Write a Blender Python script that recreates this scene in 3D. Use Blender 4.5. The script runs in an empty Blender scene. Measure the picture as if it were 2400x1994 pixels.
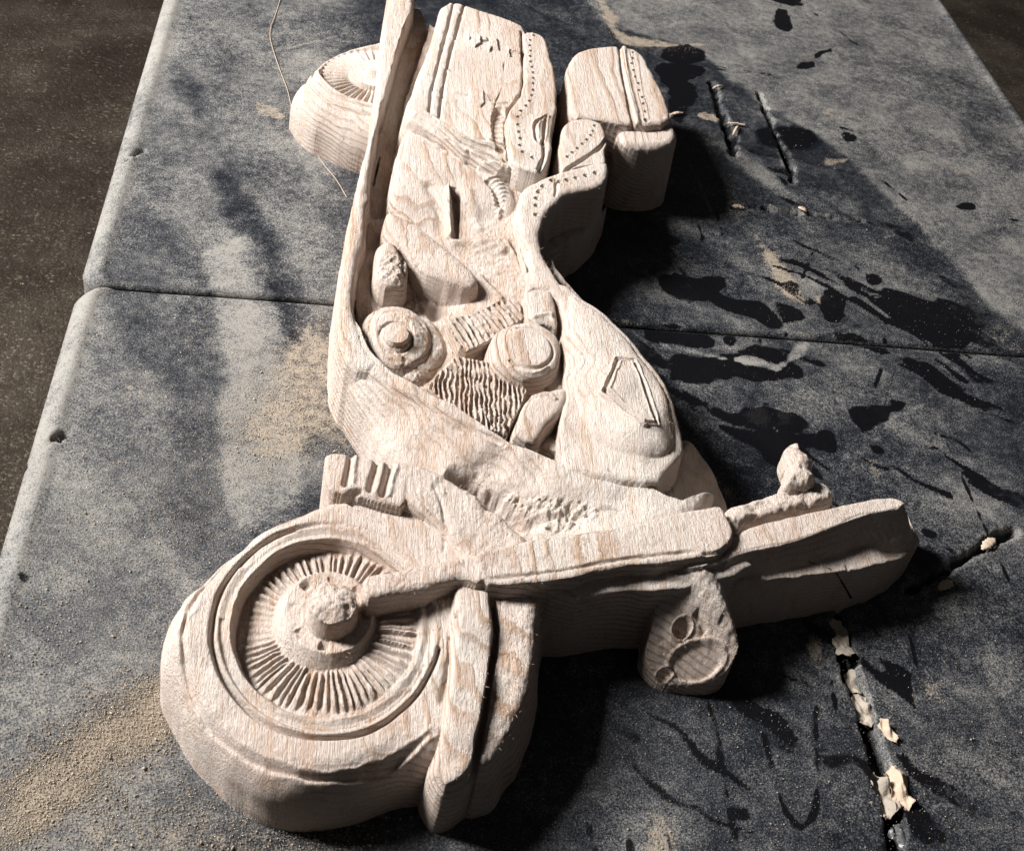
import bpy, math, random
import numpy as np
from mathutils import Matrix, Vector

# ------------------------------------------------------------------ camera
scn = bpy.context.scene
F = 2850.0
R = np.array([[0.9862448, -0.0679791, 0.15066533], [0.05961885, -0.70385658, -0.70783579], [0.15416482, 0.70708186, -0.69012205]])
T = np.array([-0.26825196, -0.08748492, 0.75100008])
CAM = -R.T @ T
cam = bpy.data.cameras.new('camera'); camo = bpy.data.objects.new('camera', cam); scn.collection.objects.link(camo)
m = Matrix([[R[0][0], -R[1][0], -R[2][0], CAM[0]], [R[0][1], -R[1][1], -R[2][1], CAM[1]], [R[0][2], -R[1][2], -R[2][2], CAM[2]], [0, 0, 0, 1]])
camo.matrix_world = m
cam.sensor_fit = 'HORIZONTAL'; cam.sensor_width = 36; cam.lens = F / 2400 * 36
cam.clip_start = 0.01; cam.clip_end = 100
cam.dof.use_dof = True; cam.dof.focus_distance = 0.80; cam.dof.aperture_fstop = 40.0
scn.camera = camo
# ------------------------------------------------------------------ light
world = bpy.data.worlds.new('World'); scn.world = world; world.use_nodes = True
world.node_tree.nodes['Background'].inputs[0].default_value = (.95, .90, .88, 1)
world.node_tree.nodes['Background'].inputs[1].default_value = .032
TARGET = Vector((.27, .0, 0)); DIRL = Vector((-.93, .24, 0)).normalized(); EL = math.radians(38); DL = 2.4
lamp = bpy.data.lights.new('doorway_light', 'AREA'); lamp.shape = 'RECTANGLE'; lamp.size = .50; lamp.size_y = .75; lamp.energy = 150; lamp.color = (1.0, .975, .945)
lo = bpy.data.objects.new('doorway_light', lamp); scn.collection.objects.link(lo)
lo.location = TARGET + Vector((DIRL.x * math.cos(EL), DIRL.y * math.cos(EL), math.sin(EL))) * DL
lo.rotation_euler = (TARGET - lo.location).to_track_quat('-Z', 'Y').to_euler()
scn.view_settings.view_transform = 'Standard'; scn.view_settings.look = 'None'
scn.view_settings.exposure = 0.0; scn.view_settings.gamma = 1.0

rng = np.random.default_rng(7); random.seed(7)
# ------------------------------------------------------------------ helpers
def P(px, py, z=0.0):
    """point at height z (mm) seen at photo pixel px, py"""
    d = R.T @ np.array([(px - 1200) / F, (py - 997) / F, 1.0])
    l = (z / 1000 - CAM[2]) / d[2]
    return CAM + l * d
def W(pts, z=0.0):
    return np.array([P(p[0], p[1], p[2] if len(p) > 2 else z)[:2] for p in pts])
_tabs = {}
def vnoise(x, y, seed=0):
    if seed not in _tabs: _tabs[seed] = np.random.default_rng(1000 + seed).random((256, 256)).astype(np.float32)
    t = _tabs[seed]
    xi = np.floor(x).astype(np.int64); yi = np.floor(y).astype(np.int64)
    fx = (x - xi).astype(np.float32); fy = (y - yi).astype(np.float32)
    fx = fx * fx * (3 - 2 * fx); fy = fy * fy * (3 - 2 * fy)
    x0 = xi & 255; x1 = (xi + 1) & 255; y0 = yi & 255; y1 = (yi + 1) & 255
    return (t[x0, y0] * (1 - fx) + t[x1, y0] * fx) * (1 - fy) + (t[x0, y1] * (1 - fx) + t[x1, y1] * fx) * fy
def fbm(x, y, size, octv=3, seed=0, stretch=(1, 1)):
    """noise in -1..1, size in mm"""
    s = 1000.0 / size; v = 0; a = 1; tot = 0
    for o in range(octv):
        v = v + a * (vnoise(x * s * stretch[0] + 13.7 * o, y * s * stretch[1] + 5.1 * o, seed + o) * 2 - 1)
        tot += a; a *= .55; s *= 2.03
    return v / tot * 1.6
def chaikin(p, n=1, closed=True):
    for _ in range(n):
        if closed:
            q = np.roll(p, -1, 0); p = np.stack([p * .75 + q * .25, p * .25 + q * .75], 1).reshape(-1, 2)
        else:
            a, b = p[:-1], p[1:]
            p = np.concatenate([p[:1], np.stack([a * .75 + b * .25, a * .25 + b * .75], 1).reshape(-1, 2), p[-1:]])
    return p
class Grid:
    def __init__(s, xs, ys):
        s.xs, s.ys = xs, ys
        s.X, s.Y = np.meshgrid(xs, ys, indexing='ij'); s.X = s.X.astype(np.float32); s.Y = s.Y.astype(np.float32)
        s.H = np.full(s.X.shape, -0.02, np.float32); s.I = np.full(s.X.shape, -1, np.int32)
    def win(s, p, pad):
        i0, i1 = np.searchsorted(s.xs, [p[:, 0].min() - pad, p[:, 0].max() + pad])
        j0, j1 = np.searchsorted(s.ys, [p[:, 1].min() - pad, p[:, 1].max() + pad])
        return slice(i0, max(i1, i0 + 1)), slice(j0, max(j1, j0 + 1))
def seg_dist(X, Y, p, closed):
    n = len(p); best = np.full(X.shape, 1e9, np.float32); tt = np.zeros(X.shape, np.float32); sd = np.zeros(X.shape, np.float32)
    inside = np.zeros(X.shape, bool); acc = 0.0
    for k in range(n if closed else n - 1):
        ax, ay = p[k]; bx, by = p[(k + 1) % n]; dx, dy = bx - ax, by - ay; L2 = dx * dx + dy * dy + 1e-14
        u = np.clip(((X - ax) * dx + (Y - ay) * dy) / L2, 0, 1)
        ex = X - (ax + u * dx); ey = Y - (ay + u * dy); d = ex * ex + ey * ey
        m = d < best; L = math.sqrt(L2)
        if not closed:
            tt = np.where(m, acc + u * L, tt); sd = np.where(m, np.sign(dx * ey - dy * ex), sd)
        best = np.where(m, d, best); acc += L
        if closed:
            c = ((ay > Y) != (by > Y))
            if c.any():
                xi = ax + (Y - ay) * (dx / (dy if abs(dy) > 1e-12 else 1e-12)); inside ^= c & (X < xi)
    best = np.sqrt(best)
    return (np.where(inside, best, -best) if closed else (best, tt / max(acc, 1e-9), sd))
def prof(d, h, r, hz, k=26.0, lim=1.0):
    """edge profile: wall outside d<0, rounded by r (across) and hz (down) inside"""
    u = np.clip(d / r, 0, 1)
    rnd = h - hz * (1 - np.sqrt(np.clip(1 - (1 - u) ** 2, 0, 1)))
    return np.where(d < 0, h - hz - np.minimum(-k * d, lim) + 26.0 * np.minimum(d + lim / k, 0), rnd)
# ------------------------------------------------------------------ carving height field
ys = [-0.372]
while ys[-1] < 0.37: ys.append(ys[-1] + 0.00046 + 0.00034 * (ys[-1] + 0.372) / 0.74)
G = Grid(np.arange(0.080, 0.482, 0.00050), np.array(ys))
X, Y, H, I = G.X, G.Y, G.H, G.I
WOB = fbm(X, Y, 16, 2, 3) * 0.0008 + fbm(X, Y, 4.5, 1, 8) * 0.00012
NAMES = []
def pid(name):
    NAMES.append(name); return len(NAMES) - 1
def ctrl(pts):
    """height field (m) through control points (px, py, z mm)"""
    w = np.array([[*P(a, b, c)[:2], c / 1000] for a, b, c in pts])
    def f(x, y):
        num = 0; den = 0
        for cx, cy, cz in w:
            q = 1 / (((x - cx) ** 2 + (y - cy) ** 2 + 7e-5) ** 1.6); num = num + q * cz; den = den + q
        return num / den
    return f
def add(name, pts, z, r=4, hz=3, smooth=1, k=26.0, h=None, i=None, mode='max', extra=None, lim=1.0, clip=None):
    """raise a block whose top edge is the outline pts at height z (mm)"""
    p = W(pts, z)
    if smooth: p = chaikin(p, smooth)
    sl = G.win(p, 0.004 if k > 12 else .016); x, y = X[sl], Y[sl]
    d = seg_dist(x, y, p, True) + WOB[sl]
    hh = z / 1000 if h is None else h(x, y)
    if extra is not None: hh = hh + extra(x, y, d)
    v = prof(d, hh, r / 1000, hz / 1000, k, lim)
    if clip is not None: v = np.minimum(v, hh - .0004 + 26.0 * np.minimum(seg_dist(x, y, W(clip, z), True) + WOB[sl], 0))
    if i is None: i = pid(name)
    m = (v > H[sl]) if mode == 'max' else (d > 0)
    H[sl] = np.where(m, v, H[sl]); I[sl] = np.where(m & (v > -0.001), i, I[sl])
    return i
def cut(pts, z, soft=1.5, i=None, smooth=1, h=None, zo=None):
    """lower everything inside an outline (seen at height zo) down to z (mm)"""
    p = W(pts, zo or z)
    if smooth: p = chaikin(p, smooth)
    sl = G.win(p, 0.004); x, y = X[sl], Y[sl]
    d = seg_dist(x, y, p, True) + WOB[sl]
    hh = z / 1000 if h is None else h(x, y)
    t = np.clip(d / (soft / 1000), 0, 1); t = t * t * (3 - 2 * t)
    v = H[sl] * (1 - t) + np.minimum(H[sl], hh) * t
    H[sl] = v
    if i is not None: I[sl] = np.where((d > 0.0004), i, I[sl])
def line(pts, z, depth, width, smooth=1, taper=.08, shape='v', i=None, idw=None, wob=.5, lip=0):
    """groove (depth < 0) or ridge (depth > 0) along a line, mm"""
    p = W(pts, z)
    if smooth: p = chaikin(p, smooth, False)
    sl = G.win(p, width * 3 / 1000 + .001); x, y = X[sl], Y[sl]
    d, t, s = seg_dist(x, y, p, False)
    d = d + WOB[sl] * wob
    w = width / 1000 * (1 + .25 * fbm(x, y, 7, 2, 21))
    if shape == 'v': g = np.exp(-(d / w) ** 2)
    elif shape == 'step': g = np.clip(1 - d / (w * 2), 0, 1) * (s > 0)     # falls on one side only
    else: g = np.clip((w - d) / (w * .35), 0, 1)
    if taper: g = g * np.clip(np.minimum(t, 1 - t) / taper, 0, 1)
    on = H[sl] > 0
    H[sl] = H[sl] + np.where(on, g * depth / 1000, 0)
    if lip: H[sl] += np.where(on, np.exp(-((d - w * 2.0) / (w * .8)) ** 2) * lip / 1000, 0)
    if i is not None: I[sl] = np.where((d < (idw or width) / 1000) & on, i, I[sl])
def hole(px, py, z, r, depth, i=None):
    c = P(px, py, z); r = r / 1000; q = np.array([[c[0], c[1]]]); sl = G.win(q, r * 2.2)
    d = np.hypot(X[sl] - c[0], Y[sl] - c[1])
    H[sl] -= (np.clip((r * 1.2 - d) / (r * .5), 0, 1) * depth / 1000 - np.exp(-((d - r * 1.45) / (r * .3)) ** 2) * .00025)
def mound(px, py, z, rx, ry, hgt, power=2.0, ang=0, i=None, top=False):
    """soft bump (or dent) of hgt mm on top of what is there"""
    c = P(px, py, z); q = np.array([[c[0], c[1]]]); m = max(rx, ry) / 1000
    sl = G.win(q, m * 1.6); dx, dy = X[sl] - c[0], Y[sl] - c[1]
    u = (dx * math.cos(ang) + dy * math.sin(ang)) / (rx / 1000); v = (-dx * math.sin(ang) + dy * math.cos(ang)) / (ry / 1000)
    rr = np.sqrt(u * u + v * v); on = H[sl] > 0
    H[sl] += np.where(on, np.exp(-rr ** power) * hgt / 1000, 0)
    if i is not None: I[sl] = np.where((rr < 1) & on, i, I[sl])

def hit(px, py, z0=70, z1=0):
    """where the line of sight through a photo pixel meets the carving so far"""
    for z in np.arange(z0, z1, -.5):
        q = P(px, py, z); i_ = min(max(np.searchsorted(G.xs, q[0]), 0), len(G.xs) - 1); j_ = min(max(np.searchsorted(G.ys, q[1]), 0), len(G.ys) - 1)
        if H[i_, j_] * 1000 >= z: return (px, py, z)
    return (px, py, z1)
# ---- rear wheel ---------------------------------------------------------------
RZ = 40
i_rt = add('rear_tyre', [(889, 69), (844, 74), (801, 83), (760, 100), (723, 127), (697, 160), (682, 195, 32), (677, 235, 24), (684, 275, 14), (698, 310, 8), (729, 352, 3), (760, 372, 0), (801, 393, 0), (841, 407, 0), (900, 420, 0), (960, 300, RZ), (960, 69, RZ)], RZ, r=26, hz=30, k=30)
c0 = P(886, 170, RZ - 3)
def radial(c, rx, ry):
    dx = (X - c[0]) / rx; dy = (Y - c[1]) / ry
    return np.sqrt(dx * dx + dy * dy), np.arctan2(dy, dx)
rho, th = radial(c0, .0435, .0500)
near = (rho < 2.0) & (I == i_rt)
i_rw = pid('rear_wheel_rim')
m = near & (rho < 1.02)
fl = RZ / 1000 - .0075 + .0035 * np.clip((c0[1] - Y) / .05, -1, .9) + .002 * np.clip((X - c0[0]) / .04, -1, 1) + .0013 * np.cos(th * 44) * np.clip((rho - .45) / .1, 0, 1) * np.clip((1.0 - rho) / .12, 0, 1) + .004 * (rho < .47)
t = np.clip((1.02 - rho) / .06, 0, 1)
H[:] = np.where(m, H * (1 - t) + np.minimum(H, fl) * t, H); I[:] = np.where(m, i_rw, I)
H[:] -= np.where(near & (rho > 1.02), .0030 * np.exp(-((rho - 1.11) / .022) ** 2), 0)
H[:] -= np.where(near & (rho > 1.02), .0034 * np.exp(-((rho - 1.32 - .08 * np.sin(th + 1.2)) / .028) ** 2), 0)
mound(884, 165, RZ, 9, 9, 8, 5, i=i_rw)

# ---- lower engine bed: the wood between the raised parts -----------------------
bed = ctrl([(960, 300, 30), (900, 430, 24), (880, 560, 30), (1000, 600, 38), (1020, 700, 30), (930, 900, 34), (1100, 640, 42), (1170, 560, 44), (1240, 660, 44), (1160, 900, 36), (1250, 1000, 34), (1320, 900, 44), (1060, 400, 48), (1320, 1060, 42)])
i_bed = add('engine_bed', [(998, 0), (1010, 49), (1040, 40), (1200, 60), (1240, 300), (1240, 420), (1290, 620), (1340, 690), (1480, 800), (1560, 960), (1540, 1110), (1400, 1100), (1184, 1023), (987, 906), (883, 837), (832, 744), (836, 600), (873, 414), (941, 115), (972, -60)], 40, r=2, hz=1, h=bed)

# ---- main frame casting (wide faces below the engine) ---------------------------
frame_h = ctrl([(850, 800, 49.5), (870, 850, 49.5), (960, 890, 49.5), (1050, 945, 49.5), (1440, 1115, 50), (1240, 1050, 49.5), (1300, 1100, 49.5), (1437, 1135, 49.5), (1531, 1155, 49), (1370, 1125, 49.5), (1150, 1020, 49), (1060, 975, 49), (1147, 1000, 49), (1322, 1084, 50), (1531, 1138, 50), (1575, 1190, 48), (900, 1000, 40), (1000, 1060, 40), (1150, 1110, 38), (1150, 1155, 38), (1220, 1200, 37), (1300, 1240, 42), (1350, 1200, 40), (1450, 1180, 44), (800, 900, 40), (1080, 1020, 46), (1250, 1130, 42), (830, 1030, 34)])
RAIL = [(1720, 1130), (1600, 1170, 49), (1560, 1158, 49), (1531, 1138, 50), (1494, 1127, 50), (1437, 1112, 50), (1379, 1101, 50), (1322, 1084, 50), (1184, 1023, 49), (1147, 1000, 49), (1101, 966, 49), (1044, 937, 49), (987, 906, 49), (929, 872, 49), (883, 837, 49), (868, 818, 49), (850, 784, 49), (830, 740, 49), (800, 700, 49), (600, 700), (600, 1500), (1800, 1500)]
i_frame = add('frame_casting', [(784, 760, 38), (785, 800, 36), (788, 860, 28), (804, 945, 14), (824, 1025, 4), (849, 1075, 0), (900, 1140, 20), (1000, 1160, 30), (1080, 1250, 30), (1250, 1330, 40), (1420, 1290, 45), (1600, 1250, 45), (1660, 1200, 45), (1720, 1060, 50), (1600, 1000, 50), (1440, 980, 50), (1250, 880, 50), (1000, 740, 49), (900, 640, 49), (800, 640, 45)], 45, r=16, hz=12, h=frame_h, k=30, clip=RAIL)
# its upper rail, set off by a groove
line([(818, 850), (850, 866), (883, 884), (918, 908), (949, 924), (987, 938), (1030, 963), (1072, 983), (1115, 1003), (1180, 1034)], 49, -2.4, 1.2, lip=.5, taper=.03)
i_pit = None

# ---- exhaust pipe -------------------------------------------------------------
exh_h = ctrl([(940, 40, 50), (905, 260, 50), (860, 450, 50), (820, 640, 50), (812, 760, 50), (850, 840, 49)])
i_ex = add('exhaust_pipe', [(912, -60), (912, 0), (895, 66), (889, 115), (884, 183), (869, 286), (852, 370), (841, 410), (822, 486), (804, 586), (793, 658), (785, 730, 46), (786, 801, 42), (800, 850, 44), (850, 870), (899, 850), (873, 830), (859, 801), (845, 772), (832, 744), (830, 687), (836, 623), (848, 583), (856, 543), (862, 472), (866, 430), (875, 358), (884, 315), (901, 266), (927, 160), (941, 115), (964, 66), (972, 0), (975, -60)], 50, r=5, hz=5, h=exh_h, k=14)
cut([(975, -60), (972, 0), (964, 66), (941, 115), (927, 160), (901, 266), (884, 315), (866, 430), (862, 500), (880, 520), (935, 500), (905, 400), (921, 372), (941, 301), (944, 249), (967, 183), (993, 120), (1010, 49), (998, -60)], 30, soft=.2, h=lambda x, y: 0 * x + .024)
# recess: valley beside the pipe, kept to the engine bed
# ---- saddlebag ---------------------------------------------------------------
bagh = ctrl([(1000, 200, 56), (1040, 60, 58), (1150, 100, 60), (1150, 250, 56), (1080, 300, 54)])
i_bag = add('saddlebag', [(1040, 2), (1093, 11), (1199, 49), (1238, 69), (1250, 200), (1230, 300), (1225, 380), (1190, 395), (1100, 360), (1020, 310), (960, 285), (946, 265), (952, 240), (966, 205), (985, 160), (1005, 112), (1018, 60)], 57, r=7, hz=5, h=bagh, k=8)
i_strap = pid('saddlebag_strap')
line([(1064, 2), (1047, 80), (1030, 138), (1013, 206), (1007, 256)], 58, -2.6, 1.3, taper=.02)
line([(1089, 8), (1070, 80), (1053, 138), (1038, 206), (1031, 268)], 58, -2.6, 1.3, taper=.02)
line([(1075, 6), (1058, 80), (1041, 138), (1024, 206), (1018, 262)], 58, .4, 2.2, taper=.02, i=i_strap, idw=3.1)
for a in ((1073, 26), (1058, 89), (1041, 152), (1024, 212)): line([(a[0] - 9, a[1] - 5), (a[0] + 12, a[1] + 9)], 58, 1.8, .7, taper=0)
i_buckle = pid('saddlebag_buckle')
def plate(pts, dz, z, i=None, soft=.8):
    p = W(pts, z); sl = G.win(p, .003); d = seg_dist(X[sl], Y[sl], p, True) + WOB[sl] * .4
    H[sl] += np.where(H[sl] > 0, smooth_(d / (soft / 1000) + .5) * dz / 1000, 0)
    if i is not None: I[sl] = np.where(d > 0, i, I[sl])
def smooth_(t): t = np.clip(t, 0, 1); return t * t * (3 - 2 * t)
plate([(1088, 88), (1222, 118), (1222, 140), (1170, 128), (1088, 106)], .4, 58)
for q in ([(1106, 92), (1120, 90), (1126, 110), (1112, 118), (1104, 108)], [(1120, 92), (1138, 94), (1140, 104), (1122, 104)], [(1150, 94), (1162, 98), (1168, 126), (1152, 120), (1146, 128), (1142, 122)], [(1186, 116), (1220, 124), (1222, 134), (1190, 128)], [(1192, 124), (1196, 140), (1184, 136)], [(1094, 90), (1102, 94), (1098, 100)]): plate(q, 1.6, 58, i_buckle, .6)
plate([(1060, 204), (1100, 206), (1140, 218), (1150, 236), (1128, 232), (1100, 222), (1060, 216)], .9, 57)
plate([(1102, 206), (1132, 212), (1136, 240), (1126, 250), (1100, 238)], 1.3, 57, None, 1.6)
line([(1182, 150), (1180, 190), (1172, 215), (1162, 236), (1160, 262)], 58, -1.0, .5, taper=0, wob=2)
cut([(1150, 250), (1190, 250), (1195, 362), (1150, 350)], 52, 2.5, zo=56)
for k_ in range(9): line([(1145 + k_ * .5, 262 + k_ * 11), (1186, 258 + k_ * 12)], 50, .9, 1.2)
i_flap = add('saddlebag_trim', [(1223, 85), (1240, 72), (1270, 80), (1283, 95), (1286, 115), (1298, 160), (1306, 200), (1306, 244), (1300, 272), (1294, 301), (1292, 364), (1266, 408), (1240, 400), (1209, 387), (1197, 367), (1189, 301), (1190, 262), (1220, 223), (1230, 195), (1226, 158)], 61, r=3.2, hz=2.6)
line([(1222, 78), (1225, 158), (1228, 195), (1219, 223), (1188, 258), (1187, 301), (1194, 366)], 58, -4, 1.1, taper=0)
for a, b in ((535, 293), (505, 330), (503, 375), (508, 418), (506, 462), (510, 508), (520, 552), (528, 596), (531, 642), (530, 685), (528, 738), (518, 783), (500, 830), (470, 868), (428, 908), (405, 958), (405, 1022), (412, 1080), (425, 1135), (420, 1190), (440, 1245), (520, 1290)):
    hole(1100 + a / 3.49, b / 3.49, 61, 1.35, 2.6)
i_badge = pid('trim_badge')
line([(1281, 272), (1262, 283), (1252, 296), (1256, 325), (1262, 336)], 61, -1.6, .8, lip=.8, taper=0)
line([(1262, 336), (1274, 334), (1277, 300), (1281, 272)], 61, -1.6, .7, lip=.6, taper=0)
line([(1268, 285), (1262, 300), (1266, 325)], 61, 1.5, 1.2, i=i_badge, idw=2.2)
line([(1268, 330), (1275, 330), (1277, 365), (1262, 400)], 61, -3.2, 1.4)

# ---- backrest / trunk ----------------------------------------------------------
i_tr = add('trunk', [(1329, 172), (1332, 149), (1344, 123), (1387, 109), (1447, 103), (1501, 117), (1524, 158), (1547, 200), (1570, 243), (1573, 290), (1490, 292), (1387, 278), (1342, 269), (1332, 235)], 60, r=5, hz=3.5)
line([(1452, 104), (1456, 158), (1468, 215), (1480, 272), (1486, 292)], 60, -3.2, 1.2, taper=0)
line([(1462, 108), (1467, 158), (1479, 215), (1492, 272), (1497, 292)], 60, 1.6, 1.8, taper=0)
i_trs = pid('trunk_trim')
p_ = W([(1455, 104), (1460, 158), (1471, 215), (1486, 292), (1600, 292), (1600, 100)], 60); sl = G.win(p_, .001)
I[sl] = np.where((seg_dist(X[sl], Y[sl], p_, True) > 0) & (I[sl] == i_tr), i_trs, I[sl])
for a, b in ((345, 432), (345, 480), (337, 522), (350, 578), (365, 632), (390, 685), (395, 742), (422, 800), (430, 852), (445, 915), (452, 985), (1340 - 1000 + 10, 390)):
    hole(1100 + (a + 1000) / 3.49, b / 3.49, 60, 1.35 if b < 950 else 2.0, 2.6)
i_lb = add('trunk_cushion', [(1448, 270), (1450, 318), (1458, 334), (1490, 342), (1535, 345), (1574, 338), (1590, 322), (1592, 300), (1560, 270)], 54, r=6, hz=7, k=18)

# ---- seat front cushion / seat block --------------------------------------------
i_sc = add('rear_seat', [(1312, 390), (1313, 330), (1319, 292), (1335, 278), (1372, 275), (1401, 281), (1418, 291), (1422, 315), (1421, 350), (1424, 400), (1330, 415)], 60, r=4, hz=3)
line([(1422, 322), (1408, 345), (1370, 370), (1330, 395), (1312, 405)], 60, -3, 1.3, taper=0)
line([(1418, 384), (1380, 390), (1340, 396), (1305, 412)], 60, -2.6, .9, taper=0)
for a, b in ((1030, 1030), (1018, 1075), (1000, 1110), (968, 1145), (930, 1180), (890, 1215), (850, 1250), (808, 1285)): hole(1100 + a / 3.49, b / 3.49, 60, 1.3, 2.4)
seath = ctrl([(1215, 458, 58), (1300, 418, 62), (1418, 390, 62), (1415, 430, 60), (1250, 520, 57), (1260, 600, 53), (1340, 690, 54)])
i_seat = add('seat', [(1215, 452), (1235, 437), (1260, 428), (1300, 415), (1343, 399), (1420, 386), (1426, 400), (1419, 432), (1393, 446), (1336, 463), (1310, 474), (1287, 489), (1273, 520), (1270, 549), (1278, 583), (1310, 640), (1352, 690), (1360, 760), (1300, 668), (1254, 655), (1234, 600), (1220, 543), (1212, 495)], 58, r=5, hz=4, h=seath, k=20)
i_seat_side = pid('seat_side')
# the block under the seat that comes forward below its edge
sideh = ctrl([(1410, 470, 50), (1330, 480, 56), (1395, 560, 10), (1330, 640, 6), (1290, 520, 54), (1300, 600, 30)])
line([(1300, 462), (1305, 440), (1300, 425)], 60, -1.5, .8)
for a, b in ((860, 22), (780, 40), (700, 65), (625, 88), (560, 100), (500, 90), (430, 125), (400, 155), (383, 200), (382, 252), (380, 322)): hole(1150 + a / 3.49, 400 + b / 3.49, 61, 1.5, 2.6)
i_block = add('seat_base', [(1419, 432, 58), (1300, 425, 58), (1260, 470, 56), (1262, 560, 50), (1327, 645, 0), (1340, 640, 0), (1380, 600, 0), (1400, 562, 0), (1420, 500, 18)], 48, r=3, hz=2, h=lambda x, y: 0 * x + .030, k=24)

# ---- side panel and ridges between bag and engine ---------------------------------
i_sp = add('side_panel', [(955, 300), (967, 308), (1047, 350), (1096, 378), (1180, 400), (1215, 440), (1215, 520), (1240, 600), (1250, 660), (1200, 690), (1140, 660), (1060, 570), (1000, 540), (920, 480), (912, 440), (925, 380), (940, 320)], 50, r=8, hz=6, h=ctrl([(1000, 380, 51), (1100, 450, 49), (1150, 560, 42), (1180, 650, 38), (1220, 600, 40), (930, 420, 49), (1100, 600, 40), (1080, 560, 43)]), k=10)
line([(960, 272), (1000, 296), (1040, 318), (1090, 345), (1140, 352), (1190, 362)], 52, 4.5, 3.0, i=i_sp)
line([(946, 290), (985, 312), (1030, 332), (1080, 360), (1100, 372)], 52, 4.0, 2.8)
line([(1000, 262), (1040, 290), (1100, 330), (1140, 336)], 52, -1.6, 1.4)
line([(1100, 370), (1150, 385), (1180, 395)], 50, 3, 1.6); line([(1140, 342), (1190, 352)], 50, 3, 1.4)
line([(1115, 392), (1165, 398), (1195, 410)], 50, 2.6, 1.6)
i_lever = pid('panel_lever')
cut([(1050, 436), (1075, 440), (1084, 470), (1082, 545), (1070, 540), (1060, 490)], 40, 1.2, zo=49)
line([(1050, 441), (1052, 480), (1058, 536)], 50, 5.5, 2.2, i=i_lever, idw=2.6, taper=0)
line([(1000, 425), (1030, 470), (1045, 540)], 49, -2.2, 4)
line([(1095, 440), (1110, 490), (1130, 530)], 49, 1.6, 4)
line([(1140, 420), (1160, 440), (1175, 480)], 49, -3.5, 2.2)
for k_ in range(10): line([(1140 + k_ * 3, 418 + k_ * 9), (1190 - abs(k_ - 4) * 3, 408 + k_ * 9)], 49, 1.3, 1.1)
line([(1050, 560), (1100, 558), (1150, 566), (1190, 585)], 46, 2.0, 4)
line([(1195, 545), (1215, 570), (1232, 610), (1240, 650)], 48, -4, 1.6)
for q in range(7): line([(1095 + q * 12, 575 + q * 12), (1175 + q * 7, 560 + q * 14)], 44, .7, 2.2)

# ---- diagonal frame tube ----------------------------------------------------------
i_tube = add('frame_tube', [(898, 500), (910, 486), (951, 503), (994, 532), (1036, 566), (1079, 600), (1117, 640), (1124, 660), (1100, 668), (1040, 650), (988, 632), (951, 588), (900, 545)], 50, r=8, hz=5, k=6)
line([(1117, 640), (1145, 665), (1180, 700)], 44, 2.6, 2.4)
# ---- horn-like knob ----------------------------------------------------------------
i_knob = add('oil_cap', [(877, 640), (876, 590), (890, 562), (915, 556), (940, 572), (955, 605), (958, 645), (945, 662), (925, 666), (895, 664)], 52, r=8, hz=6, k=12)
line([(935, 570), (945, 610), (950, 655)], 51, -3, 2)
# ---- rough hollow -------------------------------------------------------------------

cut([(1000, 690), (1035, 680), (1052, 700), (1048, 735), (1010, 745), (996, 722)], 28, 7, zo=38, h=lambda x, y: 0 * x + .027)
i_cov = add('engine_cover', [(870, 715), (905, 712), (950, 725), (1000, 735), (1024, 745), (1050, 790), (1058, 826), (1040, 850), (1000, 880), (960, 905), (900, 850), (862, 800), (866, 750)], 40, r=10, hz=8, k=10)
c1 = P(928, 775, 46)
rho, th = radial(c1, .0190, .0255); m = rho < 1.25
v = 0
v = np.where(rho < 1.0, .0430 + .0045 * np.clip((1.0 - rho) / .45, 0, 1), .0430 - (rho - 1) * .03)
i_der = pid('derby_cover'); mm = m & (v > H) & (I >= 0); H[:] = np.where(mm, v, H); I[:] = np.where(mm, i_der, I)
c1b = P(930, 770, 53); rho, th = radial(c1b, .0078, .0098)
v = .0500 - .04 * np.clip(rho - .92, 0, 1) * 2
i_bolt = pid('derby_bolt'); mm = (rho < 1.3) & (v > H) & (I >= 0); H[:] = np.where(mm, v, H); I[:] = np.where(mm, i_bolt, I)
H[:] -= np.where((rho > 1.05) & (rho < 1.7) & (I == i_der), .0014 * np.exp(-((rho - 1.22) / .10) ** 2), 0)

# ---- cylinder fins -------------------------------------------------------------------
def fins(name, poly, z, axis, nf, amp, duty=.5, parent_name='cylinder'):
    p = W(poly, z); i0 = add(parent_name, poly, z, r=2, hz=1.5, smooth=0)
    a = P(*axis[0], z)[:2]; b = P(*axis[1], z)[:2]; L = np.linalg.norm(b - a); u = (b - a) / L
    sl = G.win(p, .001); x, y = X[sl], Y[sl]; d = seg_dist(x, y, p, True)
    s = (((x - a[0]) * u[0] + (y - a[1]) * u[1]) / L + fbm(x, y, 10, 3, 31) * .026) * nf
    fr = s - np.floor(s); g = np.clip((np.abs(fr - .5) - (.5 - duty / 2) + .14) / .14, 0, 1)     # 1 in the slots
    irr = np.clip(.75 + .8 * fbm(x, y, 7, 3, 44), .15, 1.4)
    H[sl] -= np.where(d > 0, g * amp / 1000 * irr * np.clip(d / .0015, 0, 1), 0)
    for k_ in range(nf):
        mk = (np.floor(s) == k_) & (g < .5) & (d > .0004)
        if mk.sum() > 30: i = pid(name); I[sl] = np.where(mk, i, I[sl])
    return i0
i_c1 = fins('cylinder_fin', [(1045, 746), (1100, 733), (1174, 703), (1216, 696), (1230, 741), (1190, 770), (1140, 798), (1094, 824), (1072, 815)], 45, ((1045, 778), (1228, 738)), 13, 2.8)
i_c2 = fins('cylinder_fin', [(1064, 829), (1147, 845), (1190, 880), (1236, 914), (1220, 955), (1200, 1000), (1190, 1020), (1140, 1005), (1060, 955), (1000, 905)], 46, ((1015, 890), (1232, 908)), 19, 2.1, parent_name='front_cylinder')
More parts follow.
